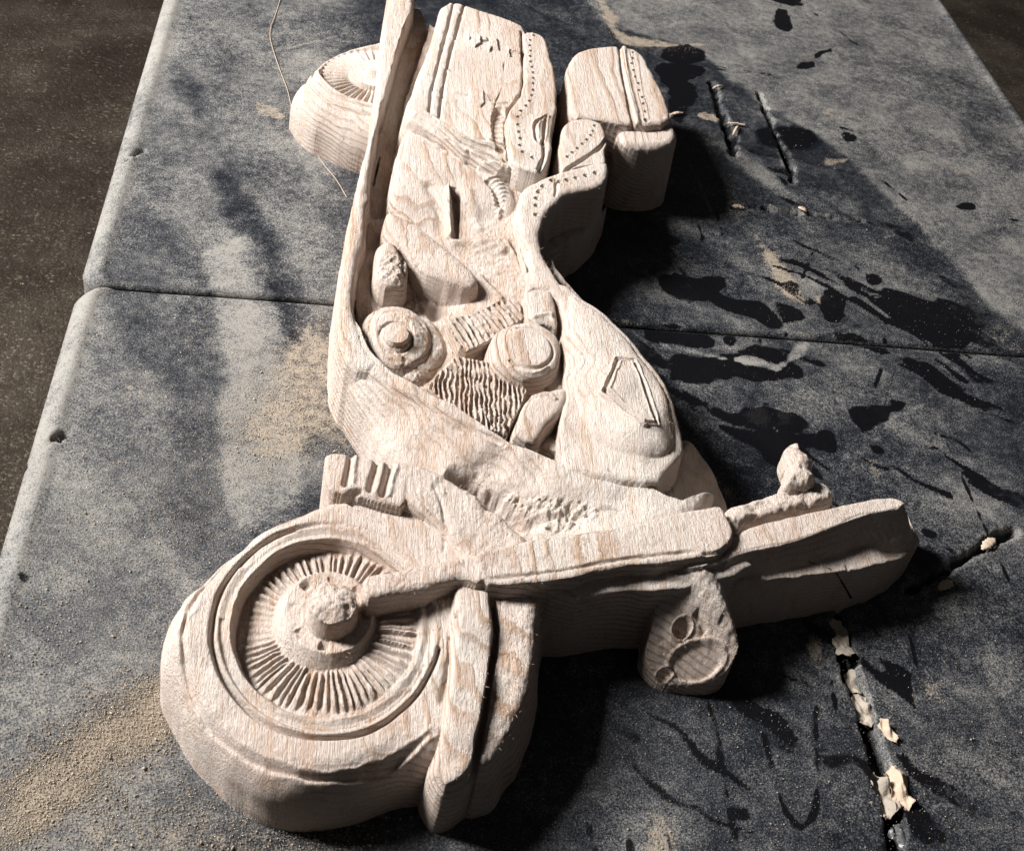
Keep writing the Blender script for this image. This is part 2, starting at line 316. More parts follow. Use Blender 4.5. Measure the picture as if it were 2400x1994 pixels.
line([(1045, 862), (1100, 878), (1150, 905), (1215, 950)], 46, -2.2, 1.3, wob=2)
line([(1030, 890), (1080, 915), (1150, 950), (1200, 985)], 46, -1.0, 1.0, wob=2)
# ---- round air cleaner between the cylinders ------------------------------------------------
i_ac = add('air_cleaner', [(1150, 815), (1156, 780), (1180, 757), (1215, 747), (1255, 747), (1290, 760), (1316, 785), (1322, 820), (1312, 850), (1285, 872), (1240, 880), (1190, 868), (1160, 845)], 54, r=12, hz=5, k=4.5)
i_acp = pid('air_cleaner_plate'); ca = P(1237, 806, 56); rho, th = radial(ca, .0150, .0175)
mk = (I == i_ac) & (rho < 1.12); H[:] += np.where(mk, -.0012 * np.exp(-((rho - 1.0) / .05) ** 2) * (th > -2.4) * (th < 1.9) + np.where(rho < .97, .0004 * np.clip((.97 - rho) / .1, 0, 1), 0), 0); I[:] = np.where(mk & (rho < .97), i_acp, I)
line([(1190, 848), (1220, 866), (1260, 868), (1290, 850)], 55, 1.0, 1.0)
# ---- cylinder head blocks ---------------------------------------------------------------
i_h1 = add('rear_cylinder_head', [(1231, 680), (1234, 662), (1262, 655), (1288, 664), (1300, 700), (1312, 745), (1310, 772), (1288, 760), (1245, 752), (1234, 715)], 53, r=4, hz=3)
line([(1236, 682), (1262, 676), (1286, 682)], 53, -1.2, 1); line([(1246, 750), (1280, 738), (1298, 742)], 52, 1.6, 1.6)
i_h2 = add('front_cylinder_head', [(1236, 925), (1270, 913), (1315, 905), (1336, 912), (1330, 935), (1318, 960), (1290, 985), (1275, 1010), (1262, 1035), (1225, 1030), (1193, 1016), (1212, 970)], 50, r=5, hz=4, k=12)
line([(1240, 925), (1280, 918), (1305, 940)], 50, 1.4, 1.5)
# ---- tank ------------------------------------------------------------------------------
tankh = ctrl([(1330, 700, 54), (1400, 800, 58), (1450, 900, 61), (1500, 1000, 61), (1330, 850, 49), (1345, 950, 50), (1400, 1060, 50), (1530, 1090, 52), (1450, 1085, 51), (1520, 1040, 58), (1335, 1050, 48), (1590, 1040, 50), (1420, 740, 56), (1540, 930, 58)])
i_tank = add('fuel_tank', [(1300, 665), (1330, 668), (1352, 690), (1408, 732), (1451, 775), (1494, 824), (1551, 899), (1575, 950), (1598, 1000), (1608, 1035), (1598, 1075), (1565, 1095), (1540, 1138), (1437, 1114), (1379, 1103), (1320, 1086), (1311, 1015), (1319, 960), (1335, 915), (1326, 866), (1318, 800), (1318, 740), (1310, 700)], 53, r=4, hz=3, h=tankh, k=16)
i_dome = add('tank_shell', [(1330, 690), (1350, 700), (1404, 742), (1445, 785), (1488, 838), (1545, 915), (1568, 960), (1585, 1010), (1580, 1045), (1560, 1070), (1510, 1075), (1460, 1060), (1408, 1035), (1374, 992), (1356, 945), (1345, 890), (1338, 830), (1334, 760)], 54, r=8, hz=4, h=lambda x, y: tankh(x, y) + .0032, k=3)
i_emb = pid('tank_emblem')
E_ = [hit(a, b) for a, b, c in [(1448, 843, 63), (1485, 844, 63), (1515, 920, 63), (1540, 994, 60), (1507, 991, 61), (1460, 958, 62), (1419, 917, 62)]]
line([E_[6], E_[5], E_[4]], 63, -1.2, .9, smooth=0, taper=0, lip=1.0)
line(E_ + [E_[0]], 63, -1.7, .8, smooth=0, taper=0, lip=.9)
p_ = W(E_, 63); sl = G.win(p_, .001); I[sl] = np.where(seg_dist(X[sl], Y[sl], p_, True) > .0002, i_emb, I[sl])
i_cowl = add('steering_cowl', [(1598, 1005, 40), (1625, 1025, 33), (1645, 1060, 28), (1680, 1110, 24), (1703, 1160, 20), (1712, 1200, 18), (1700, 1270, 20), (1580, 1250, 26), (1540, 1130, 34)], 30, r=12, hz=8, k=16, h=ctrl([(1600, 1030, 40), (1560, 1150, 36), (1690, 1160, 22), (1640, 1080, 29), (1600, 1200, 27)]))

# ---- front wheel, fender ------------------------------------------------------------------
FZ = 46
i_ft = add('front_tyre', [(765, 1146), (720, 1160), (686, 1177), (650, 1192), (617, 1207), (585, 1225), (549, 1250), (507, 1283), (464, 1328), (430, 1375, 38), (407, 1418, 34), (387, 1475, 28), (377, 1540, 22), (378, 1600, 16), (393, 1660, 9), (422, 1735, 3), (469, 1817, 0), (517, 1865, 0), (577, 1908, 0), (636, 1932, 0), (692, 1943, 0), (745, 1942, 0), (800, 1933, 0), (862, 1917, 0), (925, 1897, 0), (975, 1886, 0), (1010, 1880, 0), (1100, 1840, 0), (1200, 1700, 10), (1230, 1400, 30), (1200, 1240, FZ), (1158, 1190, FZ), (1087, 1148, FZ), (1044, 1128, FZ), (987, 1105, FZ), (930, 1091, FZ), (880, 1090, FZ)], FZ, r=15, hz=24, smooth=3, k=22, h=ctrl([(500, 1450, 43), (700, 1200, 46), (900, 1130, 47), (1100, 1180, 47), (1080, 1400, 44), (1060, 1500, 42), (700, 1780, 37), (900, 1790, 36), (1000, 1700, 38), (430, 1600, 39), (560, 1720, 37), (900, 1250, 45), (1020, 1280, 45)]))
i_fd = add('front_fender', [(905, 1084), (930, 1081), (987, 1093), (1044, 1116), (1087, 1136), (1158, 1179), (1201, 1222), (1244, 1261), (1266, 1330, 47), (1266, 1400, 45), (1258, 1460, 43), (1252, 1528, 41), (1244, 1590, 39), (1230, 1642, 37), (1204, 1706, 35), (1174, 1755, 34), (1148, 1790, 33), (1112, 1806, 33), (1085, 1780, 34), (1105, 1700, 36), (1120, 1600, 40), (1125, 1500, 42), (1110, 1400, 45), (1090, 1330, 47), (1060, 1270), (1010, 1215), (955, 1190), (905, 1172)], 49, r=6, hz=4, k=5, h=ctrl([(930, 1100, 52), (960, 1130, 51.5), (1080, 1180, 50), (1200, 1300, 48), (1220, 1450, 45), (1220, 1560, 42), (1150, 1760, 35), (1190, 1640, 38)]))
cw = P(768, 1476, 36)
RX, RY = .0430, .0470
rho, th = radial(cw, RX, RY)
i_rim = pid('front_wheel_rim'); i_disc = pid('front_wheel_disc')
near = (rho < 1.6) & (I == i_ft)
tilt = (X - cw[0]) / .05
floor = .0358 + .0042 * np.clip(tilt, -1, 1.2) + .0012 * np.clip(1 - rho, 0, 1) + .0012 * np.clip((Y - cw[1]) / .05, -1, 1)
# ring: narrow raised lip between two grooves, opens into the fender at upper right
op = np.clip((1.35 - np.abs(((th - .75 + math.pi) % (2 * math.pi)) - math.pi)) / .5, 0, 1) * (th > -.2)   # 1 toward the fender
t = np.clip((1.0 + .012 * fbm(X, Y, 10, 2, 50) - rho) / .055, 0, 1)
H[:] = np.where(near & (rho < 1.05), H * (1 - t) + np.minimum(H, floor) * t, H)
ringm = near & (rho > .96) & (rho < 1.30)
wv = .01 * fbm(X, Y, 14, 2, 51)
H[:] += np.where(ringm, -.0042 * (1 - op * .85) * np.exp(-((rho - 1.185 - wv) / .026) ** 2) - .0020 * np.clip(1 - np.abs(rho - 1.06) / .1, 0, 1), 0)
H[:] -= np.where(near & (th < -.4) & (rho > 1.0), .0009 * np.exp(-((rho - 1.10) / .02) ** 2), 0)
I[:] = np.where(near & (rho < 1.16) & (rho >= .985), i_rim, I); I[:] = np.where(near & (rho < .985), i_disc, I)
# spokes, cut by hand and uneven
rs2 = np.random.default_rng(77); ns = 64; rs = np.random.default_rng(5)
edges = np.cumsum(rs.uniform(.72, 1.28, ns)); edges = edges / edges[-1] * 2 * math.pi - math.pi
thn = th + .011 * fbm(X, Y, 7, 2, 52)
amp = rs.uniform(.75, 1.15, ns)
left = np.exp(-((((np.degrees(edges) % 360) - 178) / 24) ** 2)); amp *= 1 - .8 * left
for k_ in range(ns):
    a0 = edges[k_]; w_ = (edges[(k_ + 1) % ns] - a0) % (2 * math.pi)
    q = ((thn - a0 + .5 * w_ + math.pi) % (2 * math.pi) - math.pi) / w_      # -.5..1.5 about the ridge
    mk = near & (rho < .965) & (rho > .40) & (np.abs(q - .5) < .5)
    if not mk.any(): continue
    g = np.clip((.36 - np.abs(q[mk] - .5)) / .16, 0, 1)
    fade = np.clip((rs2.uniform(.93, .985) - rho[mk]) / .11, 0, 1) * np.clip((rho[mk] - rs2.uniform(.42, .52)) / .10, 0, 1)
    H[mk] += g * fade * .0021 * amp[k_]
    ii = pid('spoke'); idx = np.zeros_like(mk); idx[mk] = (g > .5) & (fade > .2); I[idx] = ii
# hub flange + dome
c2 = P(771, 1428, 44); rho2, th2 = radial(c2, .0205, .0235)
i_fl = pid('hub_flange'); v = .0425 - .03 * np.clip(rho2 - .97, 0, .6)
v = v - .0028 * np.clip((np.cos(th2 * 8 + .6) - .35) / .3, 0, 1) * np.exp(-((rho2 - .80) / .09) ** 2) * (.6 + .4 * np.sin(th2 * 3 + 1))
mm = (rho2 < 1.25) & (v > H); H[:] = np.where(mm, v, H); I[:] = np.where(mm, i_fl, I)
c3 = P(781, 1402, 56); rho3, th3 = radial(c3, .0114, .0125)
i_hub = pid('hub_cap'); v = .0565 - .0045 * rho3 ** 2 - .10 * np.clip(rho3 - .93, 0, 1) + fbm(X, Y, 5, 3, 60) * .0010
mm = (rho3 < 1.35) & (v > H); H[:] = np.where(mm, v, H); I[:] = np.where(mm, i_hub, I)
# tyre groove
line([(690, 1210), (640, 1232), (600, 1252), (560, 1280), (518, 1320), (485, 1358), (455, 1405), (432, 1455), (426, 1500), (440, 1575), (455, 1620), (490, 1680), (540, 1725), (610, 1768), (680, 1790), (740, 1800), (800, 1797), (880, 1780), (960, 1745), (1015, 1705)], 41, -2.4, 1.3, smooth=2, lip=.6)
line([(700, 1232), (650, 1254), (600, 1285), (560, 1320)], 46, -1.4, 1.3)
line([(1012, 1140), (1032, 1180), (1048, 1240), (1040, 1290)], 48, -1.0, 1.2); line([(870, 1180), (940, 1196), (955, 1180)], 48, -.9, 1)

line([(1040, 1108), (1105, 1135), (1160, 1168), (1205, 1205), (1250, 1252)], 42, -19, 7.5, taper=.35, shape='v')
line([(1200, 1200), (1290, 1228), (1370, 1236)], 40, -6, 6, taper=.3)
line([(1290, 1195), (1350, 1205), (1420, 1195), (1460, 1205)], 44, -1.4, 1.2)
def roughen(pts, z, amp, size, soft=3.0, dark=0):
    p = chaikin(W(pts, z)); sl = G.win(p, .002); d = seg_dist(X[sl], Y[sl], p, True); w = np.clip(d / (soft / 1000), 0, 1)
    H[sl] += np.where(H[sl] > .004, w * amp / 1000 * (fbm(X[sl], Y[sl], size, 3, 120) - .3 * np.abs(fbm(X[sl], Y[sl], size * .6, 2, 125))), 0)
roughen([(1060, 1110), (1160, 1140), (1250, 1170), (1400, 1195), (1400, 1240), (1245, 1262), (1180, 1210), (1100, 1160)], 38, 1.7, 3.2)
roughen([(880, 660), (960, 640), (1000, 690), (1000, 740), (900, 720), (870, 715)], 32, 1.6, 4)
roughen([(900, 830), (1000, 880), (1050, 840), (1060, 820), (1000, 900), (960, 905)], 38, 1.2, 3)
roughen([(1120, 940), (1180, 970), (1200, 1020), (1150, 1005)], 46, 1.6, 2.6, 1.5)
roughen([(855, 1340), (1130, 1295), (1135, 1370), (870, 1400)], 55, .9, 3.5, 1.5)
# front strut (fender stay) and groove beside it
i_stay = add('fender_stay', [(1095, 1305), (1140, 1305), (1148, 1350), (1147, 1420), (1158, 1460), (1156, 1515, 47), (1144, 1601, 44), (1136, 1658, 42), (1125, 1700, 41), (1119, 1746, 39), (1108, 1800, 37), (1085, 1818, 37), (1055, 1838, 36), (1040, 1838, 36), (1022, 1815, 36), (1020, 1795, 37), (1034, 1762, 39), (1044, 1668, 42), (1052, 1590, 44), (1058, 1515, 47), (1064, 1440), (1072, 1370)], 50, r=3.5, hz=1.6, h=ctrl([(1120, 1400, 50), (1110, 1600, 45), (1080, 1800, 38), (1040, 1810, 36), (1090, 1700, 42)]), k=2.6, lim=.007)
line([(1150, 1412), (1163, 1460), (1160, 1515), (1148, 1601), (1139, 1658), (1128, 1710), (1122, 1760), (1114, 1800)], 43, -7, 1.5, taper=.04, shape='flat')
line([(1068, 1440), (1062, 1500), (1052, 1580), (1038, 1640)], 44, -2.0, 1.6)
# ---- brake caliper block -----------------------------------------------------------------------
i_cal = add('brake_caliper', [(760, 1070), (768, 1062), (786, 1058), (823, 1061), (855, 1066), (883, 1075), (918, 1081), (940, 1090), (960, 1130), (950, 1190), (912, 1180), (840, 1165), (786, 1155), (765, 1140)], 52, r=3, hz=2.5)
for a, b in (((822, 1064), (811, 1130)), ((886, 1076), (868, 1146)), ((918, 1082), (898, 1158))): line([a, b], 53, -3.0, 1.5, taper=0)
for a, b in (((834, 1066), (825, 1130)), ((896, 1080), (880, 1148)), ((928, 1088), (911, 1160))): line([a, b], 53, 1.2, 1.3, taper=0)
line([(800, 1155), (830, 1140), (860, 1150), (910, 1168)], 52, 1.3, 1.3); line([(822, 1172), (835, 1160), (850, 1158)], 50, -2, 1)

# ---- fork ---------------------------------------------------------------------------------------
i_web = add('fork_yoke', [(1250, 1340, 45), (1500, 1290, 45), (1700, 1260, 45), (1722, 1300, 40), (1722, 1464, 0), (1498, 1514, 0), (1429, 1512, 0), (1372, 1525, 0), (1296, 1531, 0), (1250, 1500, 10)], 42, r=3, hz=2, h=ctrl([(1290, 1370, 46), (1450, 1370, 46), (1600, 1320, 46), (1400, 1500, 40)]), k=30)
i_leg = add('fork_leg', [(850, 1345), (900, 1338), (985, 1318), (1070, 1303), (1125, 1294), (1140, 1335), (1132, 1368), (1080, 1352), (1040, 1362), (950, 1387), (868, 1402), (852, 1390)], 55, r=4, hz=3.5, k=14)
i_fork = add('fork_tube', [(1113, 1290), (1180, 1280), (1240, 1266), (1300, 1257), (1370, 1246), (1430, 1236), (1500, 1222), (1560, 1206), (1640, 1190), (1688, 1180), (1703, 1200), (1715, 1230), (1723, 1255), (1700, 1285), (1670, 1300), (1610, 1312), (1500, 1322), (1400, 1340), (1330, 1350), (1250, 1365), (1150, 1372), (1125, 1350)], 55, r=2.6, hz=1.8, k=12)
line([(1118, 1290), (1126, 1330), (1130, 1366)], 55, .9, 2.2)
line([(1130, 1366), (1250, 1355), (1400, 1330), (1500, 1312), (1640, 1300)], 52, -1.5, 1.0)
# ---- windshield --------------------------------------------------------------------------------
RIM = chaikin(W([(1600, 1336), (1664, 1329), (1722, 1301), (1765, 1287), (1850, 1272), (1937, 1240), (2022, 1205), (2100, 1192), (2122, 1187), (2120, 1175), (2100, 1167), (2080, 1166), (1994, 1179), (1908, 1199), (1813, 1219), (1735, 1240), (1690, 1285), (1600, 1310)], 50))
wsc = ctrl([(1700, 1330, 38), (1850, 1320, 36), (2000, 1290, 34), (2108, 1268, 27), (2160, 1230, 23)])
wsh = lambda x, y: np.maximum(wsc(x, y), np.minimum(.0495, .0495 + 1.7 * seg_dist(x, y, RIM, True)))
i_ws = add('windshield', [(1640, 1485), (1720, 1466), (1850, 1449), (1937, 1430), (2008, 1413), (2065, 1387), (2100, 1358), (2128, 1325), (2146, 1295), (2152, 1270), (2140, 1250), (2090, 1262), (2000, 1290), (1800, 1350), (1640, 1390)], 0, r=1.6, hz=1.2, k=26, h=wsh)
i_wr = add('windshield_rim', [(1600, 1336), (1664, 1329), (1722, 1301), (1765, 1287), (1850, 1272), (1937, 1240), (2022, 1205), (2100, 1192), (2122, 1187), (2120, 1175), (2100, 1167), (2080, 1166), (1994, 1179), (1908, 1199), (1813, 1219), (1735, 1240), (1690, 1285), (1600, 1310)], 50, r=1.6, hz=1.0, k=26)
for k_ in range(16): line([hit(1880 + k_ * 17, 1282 - k_ * 5.8), hit(1915 + k_ * 16, 1316 - k_ * 4.8)], 44, -.8, .4, smooth=0, taper=.1, wob=1)
for k_ in range(5): line([hit(1890 + t_ * 40, 1280 - t_ * 12 + k_ * 10) for t_ in range(7)], 42, -.7, .4, smooth=0, taper=.05, wob=1)
line([(1640, 1306), (1680, 1302), (1712, 1280), (1728, 1255), (1740, 1235)], 52, -2.0, 1.2)
line([(1560, 1335), (1610, 1345), (1665, 1325)], 50, 1.6, 2.0)
line([(1885, 1308), (1930, 1328), (1962, 1344), (1985, 1380), (2003, 1412)], 24, -1.5, .5, taper=0, wob=2)
# ---- headlight --------------------------------------------------------------------------------
kp = [P(1612, 1325, 50), P(1610, 1380, 48), P(1608, 1430, 45), P(1610, 1470, 42), P(1618, 1510, 40), P(1625, 1600, 30)]
yk = np.array([q[1] for q in kp])[::-1]; xk = np.array([q[0] for q in kp])[::-1]; wk = np.array([.0185, .0200, .0215, .0225, .0225, .0215])[::-1]; zk = np.array([.049, .047, .0445, .041, .0385, .037])[::-1]
xa = P(1630, 1372, 42); xb = P(1612, 1612, 2); hx = xa[0] + (xb[0] - xa[0]) * np.clip((xa[1] - Y) / (xa[1] - xb[1]), -.3, 1.1); wd = np.interp(Y, yk, wk) + WOB; zt = np.interp(Y, yk, zk)
u = (X - hx) / wd; body = zt - .020 * (1 - np.sqrt(np.clip(1 - u * u, 0, 1))) - np.clip(np.abs(u) - 1, 0, 1) * .8
lc = P(1632, 1553, 16); pl = lc[2] + (X - lc[0]) * .30 + (Y - lc[1]) * 1.25
dd = body - pl; hd = np.where(np.abs(dd) < .004, np.minimum(body, pl) - (.004 - np.abs(dd)) ** 2 / .016, np.minimum(body, pl))
ybot = P(1640, 1627, 0)[1] + .004 * u * u + .009 * u ** 6 + WOB * .6
hd = np.where(Y < ybot, hd - (ybot - Y) * 26, hd)
m_ = (Y < kp[0][1]) & (np.abs(u) < 1.2) & (Y > ybot - .006)
hd = np.where(m_, hd + fbm(X, Y, 6, 3, 71) * .0007, -.02)
i_hl = pid('headlight'); mm = (hd > H) & (hd > -.0015); H[:] = np.where(mm, hd, H); I[:] = np.where(mm, i_hl, I)
i_lens = pid('headlight_lens')
def blob(px, py, z, rx, ry, dz, i=None, soft=.12, lip=0):
    c = P(px, py, z); dx = (X - c[0]) / (rx / 1000); dy = (Y - c[1]) / (ry / 1000); r_ = np.sqrt(dx * dx + dy * dy)
    on = (H > -.001)
    H[:] += np.where(on, np.clip((1 - r_) / soft, 0, 1) * dz / 1000 + np.exp(-((r_ - 1.12) / .10) ** 2) * lip / 1000, 0)
    if i is not None: I[:] = np.where((r_ < .97) & on, i, I)
blob(*hit(1632, 1552), 12.3, 6.2, -1.5, i_lens, lip=1.2, soft=.14)
i_sl = pid('headlight_socket')
blob(*hit(1598, 1474), 4.6, 3.4, -6, i_sl, soft=.35, lip=1.2)
blob(*hit(1557, 1583), 4.0, 2.2, -3.5, pid('headlight_socket'), soft=.3, lip=1.0)
line([hit(1630, 1430), hit(1648, 1465), hit(1655, 1482)], 36, -2.0, 1.4)
line([hit(1640, 1390), hit(1655, 1420), hit(1690, 1455)], 36, 1.2, 2.2); line([hit(1560, 1420), hit(1545, 1470), hit(1550, 1510)], 36, -1.0, 2.5)
H[:] = np.where((I == i_hl) & (H < .0), H, H)

# ---- carve marks, fibres -----------------------------------------------------------
on = H > -.001
lo = on & (H > .004)
rough = np.full(X.shape, .35, np.float32)
for q, v in (((i_frame,), .5), ((i_bed, i_cov, i_der), .9), ((i_c1, i_c2), .8), ((i_hl, i_leg, i_hub, i_fl), .7), ((i_disc, i_fd), .7), ((i_bag, i_flap, i_tr, i_trs, i_sc), .22), ((i_dome, i_emb), .3), ((i_ft, i_rt), .4), ((i_sp,), .28), ((i_tube, i_fork, i_ws), .45)):
    for qq in q: rough[I == qq] = v
slope = np.clip(1 - (np.abs(np.gradient(H, axis=0)) + np.abs(np.gradient(H, axis=1))) / .0015, 0.1, 1)
H += np.where(lo, rough * slope * (fbm(X, Y, 11, 3, 80) * .00055 + fbm(X, Y, 3.0, 2, 84) * .00035 + fbm(X, Y, 1.3, 2, 88, (1.5, .45)) * .00022), 0)
H += np.where(lo & (rough > .4), slope * .9 * np.sin((X * .4 + Y * .9) * 2 * math.pi / .0026 + 5 * fbm(X, Y, 15, 2, 90)) * .00006, 0)
H[:] = np.clip(H, -.0015, .2)

# ------------------------------------------------------------------ materials
def nt(name):
    m = bpy.data.materials.new(name); m.use_nodes = True; n = m.node_tree.nodes; n.clear()
    return m, n, m.node_tree.links
class NB:
    def __init__(s, name):
        s.m, s.n, s.l = nt(name); s.tc = s.n.new('ShaderNodeTexCoord')
        s.out = s.n.new('ShaderNodeOutputMaterial'); s.b = s.n.new('ShaderNodeBsdfPrincipled'); s.l.new(s.b.outputs[0], s.out.inputs[0])
    def lk(s, a, b): s.l.new(a, b)
    def map(s, scale=(1, 1, 1), rot=(0, 0, 0), loc=(0, 0, 0), src='Object'):
        q = s.n.new('ShaderNodeMapping'); q.inputs['Scale'].default_value = scale; q.inputs['Rotation'].default_value = rot; q.inputs['Location'].default_value = loc
        s.lk(s.tc.outputs[src], q.inputs[0]); return q.outputs[0]
    def noise(s, vec, scale, detail=4, rough=.6, dist=0):
        q = s.n.new('ShaderNodeTexNoise'); q.inputs['Scale'].default_value = scale; q.inputs['Detail'].default_value = detail
        q.inputs['Roughness'].default_value = rough; q.inputs['Distortion'].default_value = dist; s.lk(vec, q.inputs['Vector']); return q.outputs['Fac']
    def vor(s, vec, scale, feature='F1'):
        q = s.n.new('ShaderNodeTexVoronoi'); q.feature = feature; q.inputs['Scale'].default_value = scale; s.lk(vec, q.inputs['Vector']); return q.outputs['Distance']
    def ramp(s, fac, stops):
        q = s.n.new('ShaderNodeValToRGB'); e = q.color_ramp.elements
        while len(e) < len(stops): e.new(.5)
        for el, (p, c) in zip(e, stops): el.position = p; el.color = (*(c if hasattr(c, '__len__') else (c, c, c)), 1)
        s.lk(fac, q.inputs[0]); return q.outputs[0]
    def mix(s, f, a, b, mode='MIX'):
        q = s.n.new('ShaderNodeMix'); q.data_type = 'RGBA'; q.blend_type = mode
        for sock, v in ((q.inputs[0], f), (q.inputs[6], a), (q.inputs[7], b)):
            if hasattr(v, 'is_output'): s.lk(v, sock)
            elif hasattr(v, '__len__'): sock.default_value = (*v, 1)
            else: sock.default_value = v if sock is q.inputs[0] else (v, v, v, 1)
        return q.outputs[2]
    def math(s, op, a, b=0, c=None, clamp=False):
        q = s.n.new('ShaderNodeMath'); q.operation = op; q.use_clamp = clamp
        for k, v in enumerate((a, b) if c is None else (a, b, c)):
            if hasattr(v, 'is_output'): s.lk(v, q.inputs[k])
            else: q.inputs[k].default_value = v
        return q.outputs[0]
    def attr(s, name):
        q = s.n.new('ShaderNodeAttribute'); q.attribute_name = name; return q
    def bump(s, h, strength, dist, nrm=None):
        q = s.n.new('ShaderNodeBump'); q.inputs['Strength'].default_value = strength; q.inputs['Distance'].default_value = dist; s.lk(h, q.inputs['Height'])
        if nrm is not None: s.lk(nrm, q.inputs['Normal'])
        return q.outputs[0]
def wood(name, pale=0.0, dark=1.0):
    M = NB(name)
    # growth rings: layers of the plank, gently bowed, cut open by every carved slope
    v = M.map((1, 1, 1)); wob = M.noise(v, 9, 3, .55)
    sep = M.n.new('ShaderNodeSeparateXYZ'); M.lk(v, sep.inputs[0])
    wz = M.noise(M.map((13, 1.5, 9), loc=(.3, .2, .1)), 1.0, 3, .45)
    lay = M.math('ADD', M.math('MULTIPLY', sep.outputs[2], 300.0), M.math('MULTIPLY', sep.outputs[0], 34.0))
    lay = M.math('ADD', lay, M.math('MULTIPLY', sep.outputs[1], 5.0)); lay = M.math('ADD', lay, M.math('MULTIPLY', wob, 2.0)); lay = M.math('ADD', lay, M.math('MULTIPLY', wz, 13.0))
    fr = M.math('FRACT', lay)
    late = M.ramp(fr, [(0, 0.0), (.55, .05), (.86, 1.0), (.93, .85), (1.0, 0.0)])
    fib = M.noise(M.map((1500, 105, 1000)), 1.0, 4, .62)
    fib2 = M.noise(M.map((420, 34, 300)), 1.0, 3, .6)
    big = M.noise(v, 14, 3, .6)
    base = M.ramp(big, [(.32, (.79, .66, .585)), (.5, (.84, .73, .655)), (.68, (.86, .785, .715))])
    f = M.math('MULTIPLY', late, M.ramp(fib2, [(.3, .2), (.6, .95)]))
    patch = M.ramp(M.noise(M.map((1, 1, 1), loc=(3, 2, 1)), 11, 2, .5), [(.40, .05), (.60, 1.0)])
    col = M.mix(M.math('MULTIPLY', f, patch), base, (.54, .35, .235))
    col = M.mix(M.math('MULTIPLY', M.ramp(fib, [(.48, 0), (.68, 1)]), .40), col, (.45, .29, .19))
    stk = M.ramp(M.noise(M.map((120, 9, 70), loc=(.4, .1, .3)), 1.0, 3, .55, .3), [(.53, 0), (.66, 1)])
    col = M.mix(M.math('MULTIPLY', M.math('MULTIPLY', stk, M.ramp(fib, [(.40, .25), (.6, 1)])), .5), col, (.60, .36, .20))
    crk = M.ramp(M.noise(M.map((420, 75, 300)), 1.0, 4, .7), [(.30, 1), (.36, 0)])
    col = M.mix(M.math('MULTIPLY', crk, .6), col, (.30, .19, .12))
    hollow_shade = M.attr('hollow_shade')
    col = M.mix(M.math('MULTIPLY', hollow_shade.outputs['Fac'], .55), col, (.42, .26, .16))  # mixes the painted brown shade of the hollows into the wood
    M.lk(col, M.b.inputs['Base Color']); M.b.inputs['Roughness'].default_value = .85; M.b.inputs['Specular IOR Level'].default_value = .15
    fuzz = M.noise(M.map((2600, 420, 2000)), 1.0, 3, .7)
    h = M.math('ADD', M.math('MULTIPLY', fib, .5), M.math('MULTIPLY', M.math('MULTIPLY', late, patch), .35)); h = M.math('ADD', h, M.math('MULTIPLY', fuzz, .55)); h = M.math('ADD', h, M.math('MULTIPLY', fib2, .5))
    M.lk(M.bump(h, 1.0, .0028), M.b.inputs['Normal'])
    return M.m
WOOD = wood('carved_pale_wood')

# ------------------------------------------------------------------ objects from the field
def prop(o, **kw):
    for k, v in kw.items(): o[k] = v
    return o
root = bpy.data.objects.new('wooden_motorcycle', None); scn.collection.objects.link(root); root.location = (.27, 0, 0)
prop(root, label='large pale wooden relief carving of a touring motorcycle lying on the black table', category='carving')
ROOT = np.array([.27, 0, 0])
def normals(xs, ys, H):
    gx = np.gradient(H, xs, axis=0); gy = np.gradient(H, ys, axis=1)
    n = np.stack([-gx, -gy, np.ones_like(H)], -1); return n / np.linalg.norm(n, axis=-1, keepdims=True)
def field_mesh(name, xs, ys, H, N, mask_cells, mat, org, attrs=None):
    ci, cj = np.nonzero(mask_cells); ny = H.shape[1]
    quad = np.stack([ci * ny + cj, (ci + 1) * ny + cj, (ci + 1) * ny + cj + 1, ci * ny + cj + 1], 1)
    vid, inv = np.unique(quad.ravel(), return_inverse=True)
    ii, jj = vid // ny, vid % ny
    co = np.stack([xs[ii], ys[jj], H[ii, jj]], 1) - org
    me = bpy.data.meshes.new(name); me.vertices.add(len(vid)); me.vertices.foreach_set('co', co.astype(np.float32).ravel())
    nq = len(quad); me.loops.add(nq * 4); me.loops.foreach_set('vertex_index', inv.astype(np.int32).ravel())
    me.polygons.add(nq); me.polygons.foreach_set('loop_start', np.arange(0, nq * 4, 4, dtype=np.int32)); me.update(calc_edges=True)
    me.polygons.foreach_set('use_smooth', np.ones(nq, bool))
    me.materials.append(mat)
    for k, A in (attrs or {}).items():
        a = me.attributes.new(k, 'FLOAT', 'POINT'); a.data.foreach_set('value', A[ii, jj].astype(np.float32))
    me.normals_split_custom_set_from_vertices(N[ii, jj].astype(np.float32).tolist())
    return me
N = normals(G.xs, G.ys, H)
